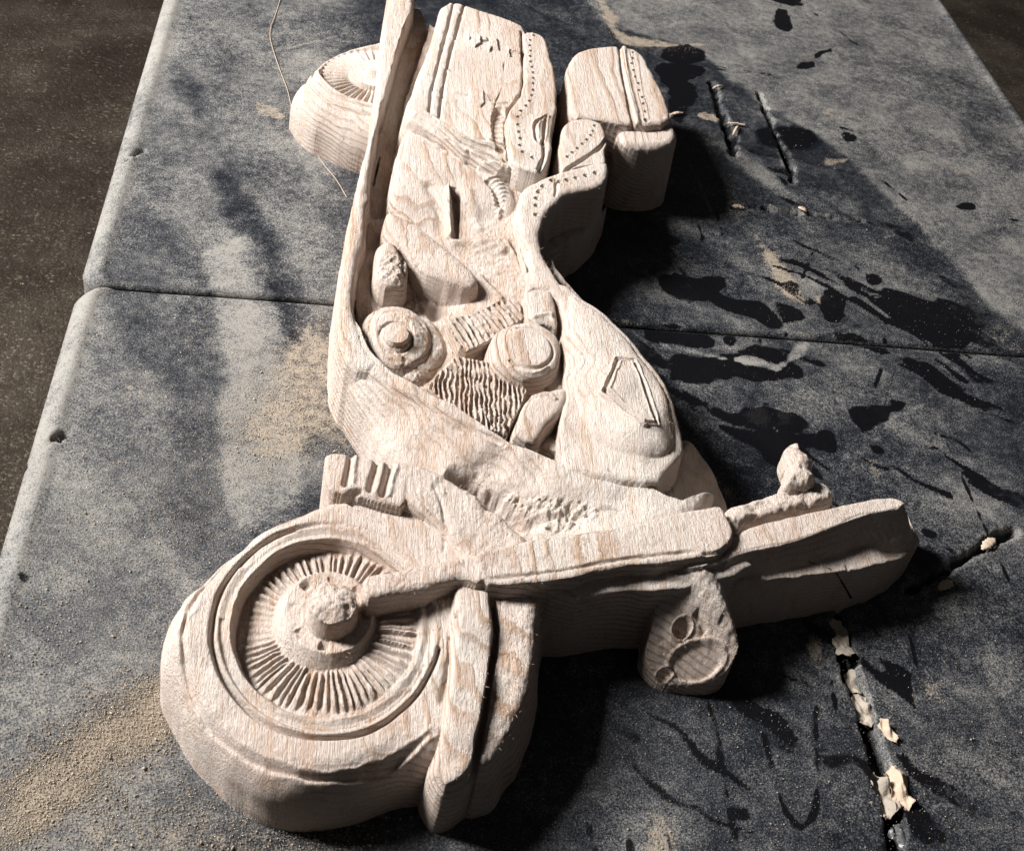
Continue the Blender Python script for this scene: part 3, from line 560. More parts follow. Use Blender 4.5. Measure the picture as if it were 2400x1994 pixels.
# brown shade painted into the colour of the rough hollows
hollow_shade = np.zeros_like(H)
for q, a in ((i_bed, .45), (i_disc, .35), (i_c1, .3), (i_c2, .3), (i_cov, .4)): hollow_shade[I == q] = a
hollow_shade *= np.clip(.5 + fbm(X, Y, 10, 3, 95), 0, 1)
cell_on = (H[:-1, :-1] > -.0014) | (H[1:, :-1] > -.0014) | (H[:-1, 1:] > -.0014) | (H[1:, 1:] > -.0014)
CI = np.maximum(np.maximum(I[:-1, :-1], I[1:, :-1]), np.maximum(I[:-1, 1:], I[1:, 1:]))
CI0 = I[:-1, :-1]; CI = np.where(CI0 >= 0, CI0, CI)
cell_on &= CI >= 0
parents = {}
SUB = {'front_wheel_rim': 'front_tyre', 'front_wheel_disc': 'front_tyre', 'spoke': 'front_tyre', 'hub_flange': 'front_tyre', 'hub_cap': 'front_tyre', 'rear_wheel_rim': 'rear_tyre',
       'saddlebag_strap': 'saddlebag', 'saddlebag_buckle': 'saddlebag', 'saddlebag_trim': 'saddlebag', 'trim_badge': 'saddlebag', 'trunk_trim': 'trunk', 'trunk_cushion': 'trunk',
       'air_cleaner_plate': 'air_cleaner', 'tank_shell': 'fuel_tank', 'tank_emblem': 'fuel_tank', 'derby_cover': 'engine_cover', 'derby_bolt': 'engine_cover', 'seat_base': 'seat', 'windshield_rim': 'windshield',
       'headlight_lens': 'headlight', 'headlight_socket': 'headlight', 'panel_lever': 'side_panel', 'seat_side': 'seat'}
made = {}
order = sorted(range(len(NAMES)), key=lambda k: NAMES[k] in SUB or NAMES[k] == 'cylinder_fin')
cyl_of = {}
last = None
for k in range(len(NAMES)):
    if NAMES[k] in ('cylinder', 'front_cylinder'): last = k
    if NAMES[k] == 'cylinder_fin': cyl_of[k] = last
for k in order:
    mk = cell_on & (CI == k)
    if mk.sum() < 6: continue
    nm = {'front_cylinder': 'cylinder', 'front_tyre': 'front_wheel', 'rear_tyre': 'rear_wheel'}.get(NAMES[k], NAMES[k])
    me = field_mesh(nm, G.xs, G.ys, H, N, mk, WOOD, ROOT, {'hollow_shade': hollow_shade})
    o = bpy.data.objects.new(nm, me); scn.collection.objects.link(o)
    par = root
    if NAMES[k] in SUB: par = made.get(SUB[NAMES[k]], root)
    if k in cyl_of: par = made.get(cyl_of[k], root)
    o.parent = par
    made[NAMES[k]] = o; made[k] = o

# ---- handlebar and mirror: stand clear of the table, so closed shapes of their own ----
def lump(name, pts, zt, zb, r=4, cell=.0006, seed=0, rough=.0009, hctrl=None, parent=root):
    p = chaikin(W(pts, zt), 1); xs = np.arange(p[:, 0].min() - .001, p[:, 0].max() + .001, cell); ys_ = np.arange(p[:, 1].min() - .001, p[:, 1].max() + .001, cell)
    x, y = np.meshgrid(xs, ys_, indexing='ij'); d = seg_dist(x, y, p, True) + fbm(x, y, 6, 2, seed) * .0007
    zt_, zb_ = zt / 1000, zb / 1000; mid = (zt_ + zb_) / 2; half = (zt_ - zb_) / 2
    if hctrl: hh = ctrl(hctrl)(x, y)
    else: hh = zt_
    u = np.clip(d / (r / 1000), 0, 1); s = np.sqrt(np.clip(1 - (1 - u) ** 2, 0, 1))
    top = mid + (hh - mid) * s + fbm(x, y, 6, 3, seed + 2) * rough * s; bot = mid - half * s
    cells = (d[:-1, :-1] > 0) & (d[1:, :-1] > 0) & (d[:-1, 1:] > 0) & (d[1:, 1:] > 0)
    nx, ny = x.shape; ci, cj = np.nonzero(cells)
    q = np.stack([ci * ny + cj, (ci + 1) * ny + cj, (ci + 1) * ny + cj + 1, ci * ny + cj + 1], 1)
    off = nx * ny; qb = q[:, ::-1] + off
    # rim walls
    e = {}
    for a in q:
        for t in range(4):
            k = (int(a[t]), int(a[(t + 1) % 4]))
            if (k[1], k[0]) in e: del e[(k[1], k[0])]
            else: e[k] = 1
    walls = [(b, a, a + off, b + off) for a, b in e]
    V = np.concatenate([np.stack([x.ravel(), y.ravel(), top.ravel()], 1), np.stack([x.ravel(), y.ravel(), bot.ravel()], 1)]) - ROOT
    allq = np.concatenate([q, qb, np.array(walls)]); vid, inv = np.unique(allq.ravel(), return_inverse=True)
    me = bpy.data.meshes.new(name); me.from_pydata(V[vid].tolist(), [], inv.reshape(-1, 4).tolist()); me.update()
    me.polygons.foreach_set('use_smooth', np.ones(len(me.polygons), bool)); me.materials.append(WOOD)
    o = bpy.data.objects.new(name, me); scn.collection.objects.link(o); o.parent = parent; return o
hb = lump('handlebar', [(1690, 1215), (1693, 1186), (1765, 1162), (1819, 1149), (1850, 1128), (1900, 1118), (1950, 1127), (1964, 1150), (1957, 1172), (1935, 1186), (1880, 1192), (1813, 1206), (1750, 1228), (1725, 1245)], 50, 30, r=5, seed=5, rough=.0014)
lump('mirror', [(1833, 1140), (1838, 1120), (1848, 1105), (1834, 1075), (1839, 1050), (1851, 1031), (1871, 1028), (1885, 1047), (1900, 1073), (1906, 1100), (1920, 1125), (1900, 1145), (1860, 1150)], 54, 38, r=5, seed=9, rough=.0016, parent=hb, hctrl=[(1868, 1080, 60), (1860, 1040, 54), (1880, 1130, 56)])

# ------------------------------------------------------------------ table
def table_material():
    M = NB('dusty_black_plastic')
    v = M.map((1, 1, 1)); dust = M.attr('dust').outputs['Fac']; tan = M.attr('tan').outputs['Fac']; blk = M.attr('black').outputs['Fac']; raw = M.attr('raw').outputs['Fac']
    fine = M.noise(v, 900, 3, .75); mid = M.noise(v, 160, 4, .7); big = M.noise(v, 26, 4, .6, .4)
    streak = M.noise(M.map((1, 1, 1), rot=(0, 0, .5)), 60, 3, .6)
    gr = M.noise(v, 1500, 2, .6)
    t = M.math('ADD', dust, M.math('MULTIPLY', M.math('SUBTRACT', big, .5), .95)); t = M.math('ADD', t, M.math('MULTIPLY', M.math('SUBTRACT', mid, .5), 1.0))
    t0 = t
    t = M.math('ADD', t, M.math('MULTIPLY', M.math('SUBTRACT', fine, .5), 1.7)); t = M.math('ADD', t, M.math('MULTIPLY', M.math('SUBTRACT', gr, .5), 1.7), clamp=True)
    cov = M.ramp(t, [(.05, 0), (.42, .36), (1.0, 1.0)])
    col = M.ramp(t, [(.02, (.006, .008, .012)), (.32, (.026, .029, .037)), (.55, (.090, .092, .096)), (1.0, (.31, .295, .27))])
    spk = M.ramp(M.vor(v, 520), [(.06, 1), (.13, 0)]); col = M.mix(M.math('MULTIPLY', spk, M.math('MULTIPLY', t, .7)), col, (.42, .40, .37))
    tt = M.math('ADD', tan, M.math('MULTIPLY', M.math('SUBTRACT', mid, .5), .9)); tt = M.math('ADD', tt, M.math('MULTIPLY', M.math('SUBTRACT', fine, .5), 1.0))
    tc_ = M.ramp(tt, [(.32, 0), (.62, 1)]); col = M.mix(tc_, col, (.41, .345, .275))
    bb = M.math('ADD', blk, M.math('MULTIPLY', M.math('SUBTRACT', mid, .5), 1.3)); bb = M.math('ADD', bb, M.math('MULTIPLY', M.math('SUBTRACT', fine, .5), 1.0)); bb = M.math('MULTIPLY', bb, M.ramp(blk, [(.02, 0), (.2, 1)])); bm = M.math('MULTIPLY', M.ramp(bb, [(.38, 0), (.60, 1)]), .985)
    col = M.mix(bm, col, (.0035, .0035, .005))
    rr = M.ramp(M.math('ADD', raw, M.math('MULTIPLY', M.math('SUBTRACT', mid, .5), .4)), [(.45, 0), (.55, 1)]); col = M.mix(rr, col, (.42, .36, .29))
    M.lk(col, M.b.inputs['Base Color'])
    M.lk(M.mix(bm, M.mix(cov, .42, .9), .33), M.b.inputs['Roughness'])
    M.b.inputs['Specular IOR Level'].default_value = .35
    h = M.math('ADD', M.math('MULTIPLY', fine, .6), M.math('MULTIPLY', M.math('MULTIPLY', tc_, fine), 1.6)); h = M.math('ADD', h, M.math('MULTIPLY', t, .3))
    M.lk(M.bump(h, .45, .0011), M.b.inputs['Normal'])
    return M.m
TABM = table_material()
TW = .772; TX0 = 0.0
def spaced(a, b, fine_a, fine_b, step, far):
    v = [a]
    while v[-1] < b: v.append(v[-1] + (step if fine_a <= v[-1] <= fine_b else far))
    v[-1] = b; return np.array(v)
def smooth01(t): t = np.clip(t, 0, 1); return t * t * (3 - 2 * t)
def poly_mask(x, y, pts, soft=2.0, ch=1, wob=None, z=0):
    p = W(pts, z)
    if ch: p = chaikin(p, ch)
    out = np.zeros(x.shape, np.float32); s = soft / 1000
    i0, i1 = np.searchsorted(x[:, 0], [p[:, 0].min() - s, p[:, 0].max() + s]); j0, j1 = np.searchsorted(y[0], [p[:, 1].min() - s, p[:, 1].max() + s])
    if i1 <= i0 or j1 <= j0: return out
    sl = (slice(i0, i1), slice(j0, j1)); d = seg_dist(x[sl], y[sl], p, True)
    if wob is not None: d = d + wob[sl]
    out[sl] = smooth01(d / s * .5 + .5); return out
def line_mask(x, y, pts, w, soft=1.0, ch=1, wob=None):
    p = W(pts, 0)
    if ch: p = chaikin(p, ch, False)
    out = np.zeros(x.shape, np.float32); s = (soft + w) / 1000
    i0, i1 = np.searchsorted(x[:, 0], [p[:, 0].min() - s, p[:, 0].max() + s]); j0, j1 = np.searchsorted(y[0], [p[:, 1].min() - s, p[:, 1].max() + s])
    if i1 <= i0 or j1 <= j0: return out
    sl = (slice(i0, i1), slice(j0, j1)); d, t, _ = seg_dist(x[sl], y[sl], p, False)
    if wob is not None: d = d + wob[sl]
    out[sl] = smooth01((w / 1000 - d) / (soft / 1000) * .5 + .5); return out
DUST = [  # (outline, amount, edge softness mm)  the ghosts of boards and tools that lay in the dust
    ([(-300, 2300), (-200, 500), (364, -200), (820, -200), (830, 500), (820, 1000), (500, 1400), (430, 1700), (500, 2300)], .40, 30),
    ([(475, 585), (600, 540), (640, 690), (720, 1000), (700, 1300), (520, 1200), (515, 1000), (528, 860), (500, 700)], .30, 4),
    ([(395, 140), (430, 150), (500, 250), (470, 300), (420, 230)], -.30, 8),
    ([(240, 520), (380, 480), (440, 560), (500, 700), (528, 860), (515, 1000), (510, 1350), (380, 1300), (420, 1000), (300, 820), (230, 700)], -.22, 9),
    ([(500, 400), (560, 430), (650, 560), (720, 690), (700, 860), (650, 700), (560, 560)], -.38, 8),
    ([(560, 560), (640, 660), (690, 760), (730, 900), (760, 1060), (690, 1080), (660, 880), (600, 700)], -.16, 6),
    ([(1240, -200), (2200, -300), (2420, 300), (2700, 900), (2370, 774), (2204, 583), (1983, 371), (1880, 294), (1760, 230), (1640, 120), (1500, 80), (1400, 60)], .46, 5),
    ([(1650, 200), (1780, 220), (1890, 300), (1760, 300)], .2, 14),
    ([(1680, 330), (1740, 350), (1900, 480), (1850, 480), (1740, 400)], .42, 6),
    ([(1770, 296), (1890, 294), (1945, 350), (1780, 352)], -.5, 3),
    ([(2100, 140), (2300, 180), (2420, 420), (2330, 400), (2240, 260)], -.25, 40),
    ([(1500, 450), (2204, 583), (2420, 800), (2500, 2200), (1500, 2200), (1700, 1300)], .10, 60),
    ([(1000, 1900), (1500, 1700), (1700, 1760), (1900, 2100), (1000, 2100)], .15, 50),
    ([(1740, 700), (1900, 560), (2080, 560), (2200, 800), (2050, 780), (1900, 720)], .12, 40),
    ([(2100, 1200), (2420, 1000), (2500, 1900), (2300, 2000), (2180, 1700)], .18, 60),
    ([(1580, 1560), (1740, 1580), (1800, 1900), (1680, 2000)], -.1, 20)]
TAN = [([(-40, 1900), (80, 1790), (200, 1700), (320, 1620), (400, 1590), (420, 1680), (400, 1720), (300, 1770), (220, 1800), (240, 1850), (140, 1900), (60, 1960), (-40, 1990)], .62, 9),
    ([(180, 1890), (240, 1880), (300, 2060), (180, 2060)], .45, 14), ([(280, 1940), (420, 1880), (700, 1960), (900, 1960), (900, 2100), (240, 2100)], .36, 20), ([(560, 1000), (590, 930), (660, 820), (720, 740), (780, 740), (800, 830), (800, 950), (840, 1060), (760, 1040), (700, 1080), (610, 1100)], .52, 14),
    ([(60, 1650), (90, 1660), (80, 1710), (55, 1690)], .4, 6), ([(180, 1400), (420, 1380), (420, 1560), (300, 1640), (100, 1600)], .24, 40), ([(580, 230), (620, 240), (670, 270), (660, 285), (610, 265)], .5, 5),
    ([(1395, -20), (1440, 30), (1450, 80), (1550, 100), (1660, 100), (1640, 112), (1500, 118), (1440, 100), (1420, 60)], .62, 5), ([(1900, 250), (2010, 260), (2080, 290), (1960, 290)], .45, 12), ([(2200, 370), (2330, 390), (2300, 420), (2180, 400)], .38, 12),
    ([(1780, 590), (1800, 580), (1830, 620), (1880, 700), (1890, 720), (1850, 690), (1810, 640)], .62, 5), ([(1765, 545), (1785, 560), (1800, 590), (1780, 585)], .5, 4), ([(1900, 690), (1960, 680), (1990, 700), (1960, 700), (1910, 730)], .6, 3),
    ([(1750, 960), (1790, 955), (1800, 985), (1770, 1000)], .6, 5), ([(1820, 965), (1855, 960), (1862, 980), (1835, 988)], .6, 5), ([(2010, 1050), (2060, 1080), (2090, 1130), (2040, 1130)], .5, 8), ([(2030, 1110), (2100, 1140), (2090, 1165), (2040, 1150)], .55, 6),
    ([(1990, 1060), (2010, 1090), (2050, 1120), (2010, 1110)], .42, 8), ([(2155, 910), (2200, 920), (2210, 1000), (2180, 980)], .4, 12), ([(2150, 1610), (2200, 1590), (2210, 1650), (2170, 1660)], .5, 6), ([(1745, 1680), (1770, 1680), (1765, 1710), (1745, 1705)], .62, 4),
    ([(1520, 1920), (1570, 1900), (1580, 2010), (1520, 2010)], .5, 8), ([(1880, 1480), (1915, 1480), (1925, 1540), (1900, 1530)], .5, 4), ([(2230, 830), (2330, 700), (2420, 760), (2420, 860)], .28, 20), ([(1920, 380), (1990, 360), (2010, 380), (1930, 395)], .5, 4),
    ([(1550, 270), (1600, 265), (1600, 276), (1560, 280)], .7, 2), ([(1620, 262), (1690, 270), (1690, 285), (1640, 282)], .6, 3), ([(1640, 1250), (2000, 1010), (1980, 1040), (1700, 1290)], .0, 3)]
BLK = [[(1542, 130), (1560, 110), (1600, 102), (1650, 115), (1662, 140), (1640, 152), (1580, 150)], [(1520, 150), (1640, 150), (1660, 170), (1590, 190), (1620, 215), (1560, 210)], [(1560, 170), (1640, 210), (1620, 260), (1590, 300), (1560, 240)],
    [(1535, 650), (1570, 640), (1640, 655), (1700, 640), (1712, 670), (1690, 690), (1650, 712), (1590, 705), (1550, 680)], [(1510, 765), (1600, 762), (1690, 790), (1670, 820), (1610, 815), (1520, 800)], [(1560, 830), (1700, 830), (1790, 800), (1880, 850), (1890, 890), (1800, 900), (1700, 880), (1640, 900), (1560, 890)],
    [(1755, 700), (1790, 705), (1805, 740), (1780, 752), (1758, 735)], [(1805, 700), (1850, 715), (1885, 740), (1880, 755), (1830, 750)], [(1920, 700), (1945, 682), (1985, 690), (1990, 720), (1982, 755), (1950, 762), (1920, 750), (1915, 720)], [(2028, 645), (2060, 640), (2075, 660), (2050, 675), (2030, 668)],
    [(1990, 970), (2010, 955), (2060, 950), (2140, 935), (2160, 925), (2130, 950), (2080, 985), (2030, 1015), (2000, 1000)], [(2030, 1040), (2060, 1045), (2075, 1065), (2050, 1062)], [(2155, 1240), (2190, 1245), (2210, 1262), (2180, 1265)], [(1860, 1020), (1960, 1010), (1960, 1060), (1900, 1040)],
    [(1800, -10), (1870, -10), (1880, 20), (1810, 5)], [(1820, 20), (1850, 25), (1855, 80), (1810, 60)], [(1870, 150), (1920, 135), (1900, 160), (1870, 163)], [(1930, 115), (1955, 108), (1955, 125), (1940, 122), (1900, 145)], [(30, 1345), (55, 1335), (78, 1345), (70, 1362), (45, 1368)],
    [(110, 356), (118, 356), (118, 364)], [(1775, 298), (1890, 296), (1920, 340), (1870, 350), (1780, 340)], [(1970, 310), (2010, 320), (1990, 335)], [(1965, 405), (1985, 410), (1980, 430)], [(2230, 480), (2280, 475), (2285, 495), (2250, 492)], [(1690, 770), (1730, 790), (1720, 815), (1690, 800)],
    [(2012, 1290), (2035, 1300), (2030, 1330)], [(1610, 600), (1628, 598), (1632, 612), (1616, 618)], [(1840, 660), (1880, 665), (1870, 690), (1845, 680)], [(2190, 1270), (2240, 1290), (2230, 1300)], [(1720, 1900), (1735, 1890), (1760, 1900), (1750, 1920)],
    [(1545, 560), (1560, 590), (1610, 560), (1540, 540)]]
BLKL = [([(1900, 25), (1950, 60), (2000, 100)], 1.8), ([(1992, 96), (2012, 106)], 4), ([(1655, 152), (1800, 175), (1950, 195)], 1.4), ([(1660, 158), (1850, 190)], .8), ([(1625, 480), (1640, 540), (1650, 565), (1628, 575)], 2), ([(1668, 460), (1685, 520), (1702, 585)], 2.0), ([(1690, 675), (1755, 738)], 1.2), ([(1780, 780), (1784, 900)], 1.6),
    ([(2075, 795), (2070, 850), (2050, 910)], 2.2), ([(2070, 665), (2072, 760)], 1.0), ([(1970, 300), (2100, 335), (2280, 385)], .9), ([(2100, 305), (2104, 330)], .8), ([(2070, 425), (2125, 468)], 2), ([(2335, 510), (2400, 520)], 2), ([(2200, 1000), (2260, 1130), (2320, 1260), (2380, 1400)], 1.1), ([(2130, 1480), (2150, 1570), (2160, 1620)], 2), ([(1880, 650), (1915, 570), (1930, 570)], 1.5),
    ([(1772, 1650), (1800, 1760), (1830, 1880), (1870, 1945), (1905, 1920), (1920, 1850), (1915, 1760), (1912, 1660)], 3.2), ([(1655, 1640), (1680, 1700), (1700, 1850), (1730, 1994)], 2.5), ([(1560, 1950), (1575, 2000)], 3), ([(2000, 620), (2030, 645), (2110, 675)], 1.4), ([(2010, 690), (2110, 700)], 3.0), ([(1380, 1930), (1400, 2010)], 3), ([(1470, 1930), (1480, 2010)], 3), ([(2260, 1290), (2300, 1340)], .8), ([(1950, 1600), (1962, 1700)], .6), ([(2260, 945), (2400, 1000)], 1.0), ([(1840, 780), (1890, 820)], .8)]
GOUGE = [([(1672, 195), (1682, 240), (1700, 290), (1715, 330), (1720, 362)], 8, 5), ([(1700, 285), (1718, 330)], 12, 4), ([(1778, 220), (1800, 270), (1830, 340), (1850, 380), (1858, 425)], 5.0, 5), ([(1835, 345), (1852, 385)], 9, 5), ([(1800, 490), (1870, 500)], 6, 5), ([(1715, 488), (1780, 484), (1840, 494), (1920, 508), (2020, 516)], 3.2, 6), ([(1968, 1440), (1985, 1540), (2020, 1650), (2050, 1750), (2085, 1850), (2100, 1960), (2110, 2080)], 8.5, 9), ([(2135, 1382), (2200, 1345), (2290, 1290), (2375, 1240)], 5.5, 7), ([(42, 1085), (75, 1072)], 1.6, 7), ([(128, 1034), (150, 1020)], 2.0, 8), ([(310, 368), (332, 354)], 2.6, 8), ([(60, 1078), (140, 1028)], .7, 2), ([(245, 400), (310, 372)], .6, 2)]
PALE_STREAKS = [([(1700, 850), (1780, 860), (1830, 880), (1850, 862), (1900, 810), (1885, 795), (1840, 850), (1780, 840), (1720, 825)], .5), ([(1550, 800), (1700, 835), (1840, 860), (1700, 850), (1560, 815)], .35)]  # paler dusty streaks across the black smears
def tabletop(name, y0, y1, near):
    fy0, fy1 = max(y0, -.43), min(y1, .66)
    xs = spaced(0, TW, 0, TW, .0016, .0016); ys_ = spaced(y0, y1, fy0, fy1, .0018, .03)
    # keep extra rows close to the seam for its rounded lip
    x, y = np.meshgrid(xs, ys_, indexing='ij')
    dl = x; dr = TW - x
    h = np.zeros_like(x)
    # moulded bead along the outer edges
    for d in (dl, dr): h += .0018 * np.exp(-((d - .0105) / .0042) ** 2) - .0052 * np.clip(1 - d / .0075, 0, 1) ** 2
    seam = (0 - y) if near else (y - 0)
    h -= .0055 * np.clip(1 - seam / .0045, 0, 1) ** 2
    # rounded corners at the fold: pull the outline in
    rc = .016; cx = rc; k = np.clip(1 - seam / rc, 0, 1); pull = rc * (1 - np.sqrt(np.clip(1 - k * k, 0, 1)))
    xx = x + np.where(x < .1, pull * (1 - x / .1), 0) - np.where(x > TW - .1, pull * (1 - (TW - x) / .1), 0)
    h += fbm(x, y, 120, 2, 200) * .0005
    wob = fbm(x, y, 14, 4, 210) * .0035; wob2 = fbm(x, y, 30, 3, 214) * .006; wobs = fbm(x, y, 7, 3, 216) * .0019
    dust = np.full(x.shape, .22, np.float32)
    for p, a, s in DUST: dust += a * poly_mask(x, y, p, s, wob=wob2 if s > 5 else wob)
    dust += .10 * fbm(x, y, 60, 3, 220) + .30 * np.exp(-((dl - .0105) / .006) ** 2) + .25 * np.exp(-((dl - .002) / .004) ** 2)  # last terms paint a bright highlight along the left bead
    tan_ = (.16 + .14 * fbm(x, y, 45, 3, 290)) * poly_mask(x, y, [(-100, 900), (500, 600), (800, 800), (760, 1150), (420, 1350), (700, 2200), (-200, 2200)], 60)
    for p, a, s in TAN: tan_ = np.maximum(tan_, a * poly_mask(x, y, p, s, wob=wob2))
    blk = np.zeros_like(dust)
    for p in BLK: blk = np.maximum(blk, poly_mask(x, y, p, 2.5, wob=wob))
    for p, w in BLKL: blk = np.maximum(blk, line_mask(x, y, p, w * .3, 1.6, wob=wobs * .7))
    reg = poly_mask(x, y, [(1440, 380), (1700, 330), (1990, 400), (2250, 640), (2420, 900), (2420, 2100), (1400, 2100), (1500, 1300)], 50)
    ca_, sa_ = math.cos(.9), math.sin(.9); xr, yr = x * ca_ + y * sa_, -x * sa_ + y * ca_
    wx = xr + fbm(x, y, 60, 3, 240) * .012; wy = yr + fbm(x, y, 50, 3, 244) * .02
    n1 = fbm(wx, wy, 42, 4, 250, (1.0, .38)); n2 = fbm(wx, wy, 20, 4, 260, (1.5, .3))
    b2 = np.clip((n1 - .42) / .16, 0, 1) * reg * .85; b2 = np.maximum(b2, np.clip((n2 - .52) / .10, 0, 1) * reg * .8)
    blk = np.maximum(blk * (.72 + .5 * np.clip(fbm(x, y, 8, 3, 270) + .5, 0, 1)), b2)
    dust += .32 * np.clip(fbm(wy, wx, 38, 4, 280, (.4, 1.3)) - .15, 0, 1) * reg
    r_ = np.random.default_rng(int(near) + 5)
    for k in range(46):
        cx_, cy_ = r_.uniform(0, 2400), r_.uniform(0, 1990); an = r_.normal(.35, .6); L_ = r_.exponential(60) + 25
        dust += r_.choice([.35, -.35, .5]) * line_mask(x, y, [(cx_, cy_), (cx_ + L_ * .5 * math.cos(an) + 4, cy_ + L_ * .5 * math.sin(an)), (cx_ + L_ * math.cos(an), cy_ + L_ * math.sin(an))], .25, 1.6)
    for p, a in PALE_STREAKS: mk = poly_mask(x, y, p, 2, wob=wob); blk *= 1 - mk; dust += a * mk
    raw = np.zeros_like(dust)
    for p, w, dp in GOUGE:
        mk = line_mask(x, y, p, w * .42, 1.6, wob=wobs); h -= mk * dp / 1000; blk = np.maximum(blk, mk * .9)
        rim = line_mask(x, y, p, w * .42 + 1.6, 2.5, wob=wobs * 2); dust += .3 * rim * (w > 2); h += (rim - mk) * .0002
    tan_ = tan_ * (1 - .9 * (blk > .8) * 0) ; dust -= .0
    # dust and grit packed in the seam
    tan_ = np.maximum(tan_, .42 * np.exp(-((seam - .004) / .003) ** 2) * (.5 + .5 * fbm(x, y, 14, 2, 230)))
    blk = np.where(np.exp(-(seam / .003) ** 2) > .5, 0, blk)
    XY = np.stack([xx, y], -1)
    nx, ny = x.shape; n = nx * ny
    V = np.stack([xx.ravel(), y.ravel(), h.ravel()], 1)
    a = np.arange(n).reshape(nx, ny)
    q = np.stack([a[:-1, :-1].ravel(), a[1:, :-1].ravel(), a[1:, 1:].ravel(), a[:-1, 1:].ravel()], 1)
    rimv = np.concatenate([a[:, 0], a[-1, 1:], a[::-1, -1][1:], a[0, ::-1][1:-1]])
    lowv = V[rimv].copy(); lowv[:, 2] = -.038; L0 = n; m = len(rimv)
    V = np.concatenate([V, lowv]); idx = np.arange(m)
    skirt = np.stack([rimv[idx], L0 + idx, L0 + (idx + 1) % m, rimv[(idx + 1) % m]], 1)
    quads = np.concatenate([q, skirt])
    me = bpy.data.meshes.new(name); me.vertices.add(len(V)); me.vertices.foreach_set('co', V.astype(np.float32).ravel())
    nq = len(quads); me.loops.add(nq * 4); me.loops.foreach_set('vertex_index', quads.astype(np.int32).ravel()); me.polygons.add(nq + 0)
    me.polygons.foreach_set('loop_start', np.arange(0, nq * 4, 4, dtype=np.int32)); me.update(calc_edges=True)
    me.polygons.foreach_set('use_smooth', np.arange(nq) < len(q))
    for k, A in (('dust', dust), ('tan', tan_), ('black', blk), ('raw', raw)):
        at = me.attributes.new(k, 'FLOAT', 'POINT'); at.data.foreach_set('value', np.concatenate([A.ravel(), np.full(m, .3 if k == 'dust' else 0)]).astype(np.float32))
    me.materials.append(TABM)
    o = bpy.data.objects.new(name, me); scn.collection.objects.link(o); return o
tbl = bpy.data.objects.new('folding_table', None); scn.collection.objects.link(tbl); tbl.location = (0, 0, -.74)
prop(tbl, label='black plastic folding table with a centre seam, scratched, gouged and covered in sawdust', category='table')
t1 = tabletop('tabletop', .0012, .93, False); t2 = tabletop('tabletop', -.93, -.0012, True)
for o in (t1, t2): o.parent = tbl; o.location = (0, 0, .74)
def simple(name, verts, faces, mat, parent=None, loc=(0, 0, 0), smooth=False):
    me = bpy.data.meshes.new(name); me.from_pydata([tuple(map(float, v)) for v in verts], [], faces); me.update(); me.materials.append(mat)
    if smooth: me.polygons.foreach_set('use_smooth', np.ones(len(me.polygons), bool))
    o = bpy.data.objects.new(name, me); scn.collection.objects.link(o); o.parent = parent; o.location = loc; return o
def tube(pts, r, n=8):
    V = []; Fc = []
    for k, p in enumerate(pts):
        p = Vector(p); a = Vector(pts[max(k - 1, 0)]); b = Vector(pts[min(k + 1, len(pts) - 1)]); t = (b - a).normalized(); u = t.orthogonal().normalized(); w = t.cross(u)
        rr = r[k] if hasattr(r, '__len__') else r
        for j in range(n): an = 2 * math.pi * j / n; V.append(p + (u * math.cos(an) + w * math.sin(an)) * rr)
    for k in range(len(pts) - 1):
        for j in range(n): Fc.append((k * n + j, k * n + (j + 1) % n, (k + 1) * n + (j + 1) % n, (k + 1) * n + j))
    Fc += [tuple(range(n))[::-1], tuple((len(pts) - 1) * n + j for j in range(n))]
    return V, Fc
def plain(name, col, rough=.6, metal=0, nscale=200, amt=.3):
    M = NB(name); n_ = M.noise(M.map(), nscale, 3, .6)
    M.lk(M.mix(M.math('MULTIPLY', n_, amt), col, tuple(c * .45 for c in col)), M.b.inputs['Base Color'])
    M.b.inputs['Roughness'].default_value = rough; M.b.inputs['Metallic'].default_value = metal
    M.lk(M.bump(n_, .3, .0006), M.b.inputs['Normal']); return M.m
STEEL = plain('grey_painted_steel', (.12, .12, .125), .45, .3)
for sy in (-.8, .8):
    for x0 in (.08, TW - .08): simple('table_leg', *tube([(x0, sy, .0), (x0, sy, .35), (x0, sy * .97, .702)], .013), STEEL, tbl, smooth=True)
V, Fc = [], []
for y0, y1 in ((-.93, -.0012), (.0012, .93)):
    b = len(V); V += [(0.002, y0, .7022), (TW - .002, y0, .7022), (TW - .002, y1, .7022), (.002, y1, .7022), (0.002, y0, .7062), (TW - .002, y0, .7062), (TW - .002, y1, .7062), (.002, y1, .7062)]
    Fc += [tuple(b + t for t in f) for f in ((3, 2, 1, 0), (4, 5, 6, 7), (0, 1, 5, 4), (1, 2, 6, 5), (2, 3, 7, 6), (3, 0, 4, 7))]
simple('underside_panel', V, Fc, STEEL, tbl)

# ------------------------------------------------------------------ floor
M = NB('trodden_dirt_floor'); v = M.map()
b1 = M.noise(v, 1.6, 4, .6); b2 = M.noise(v, 9, 5, .65); b3 = M.noise(v, 60, 4, .7)
col = M.ramp(b2, [(.3, (.13, .10, .078)), (.5, (.26, .21, .165)), (.7, (.40, .335, .27))])
col = M.mix(M.ramp(M.noise(v, 2.6, 4, .6, .6), [(.42, 0), (.6, .7)]), col, (.09, .070, .054))
chip = M.math('MULTIPLY', M.ramp(M.vor(M.map((1, 2.2, 1), rot=(0, 0, .6)), 70), [(.16, 1), (.3, 0)]), M.ramp(M.noise(v, 17, 3, .6), [(.47, 0), (.6, 1)]))
chip2 = M.math('MULTIPLY', M.ramp(M.vor(M.map((2, 1, 1), rot=(0, 0, .3)), 26), [(.06, 1), (.1, 0)]), M.ramp(M.noise(v, 7, 3, .6), [(.5, 0), (.58, 1)]))
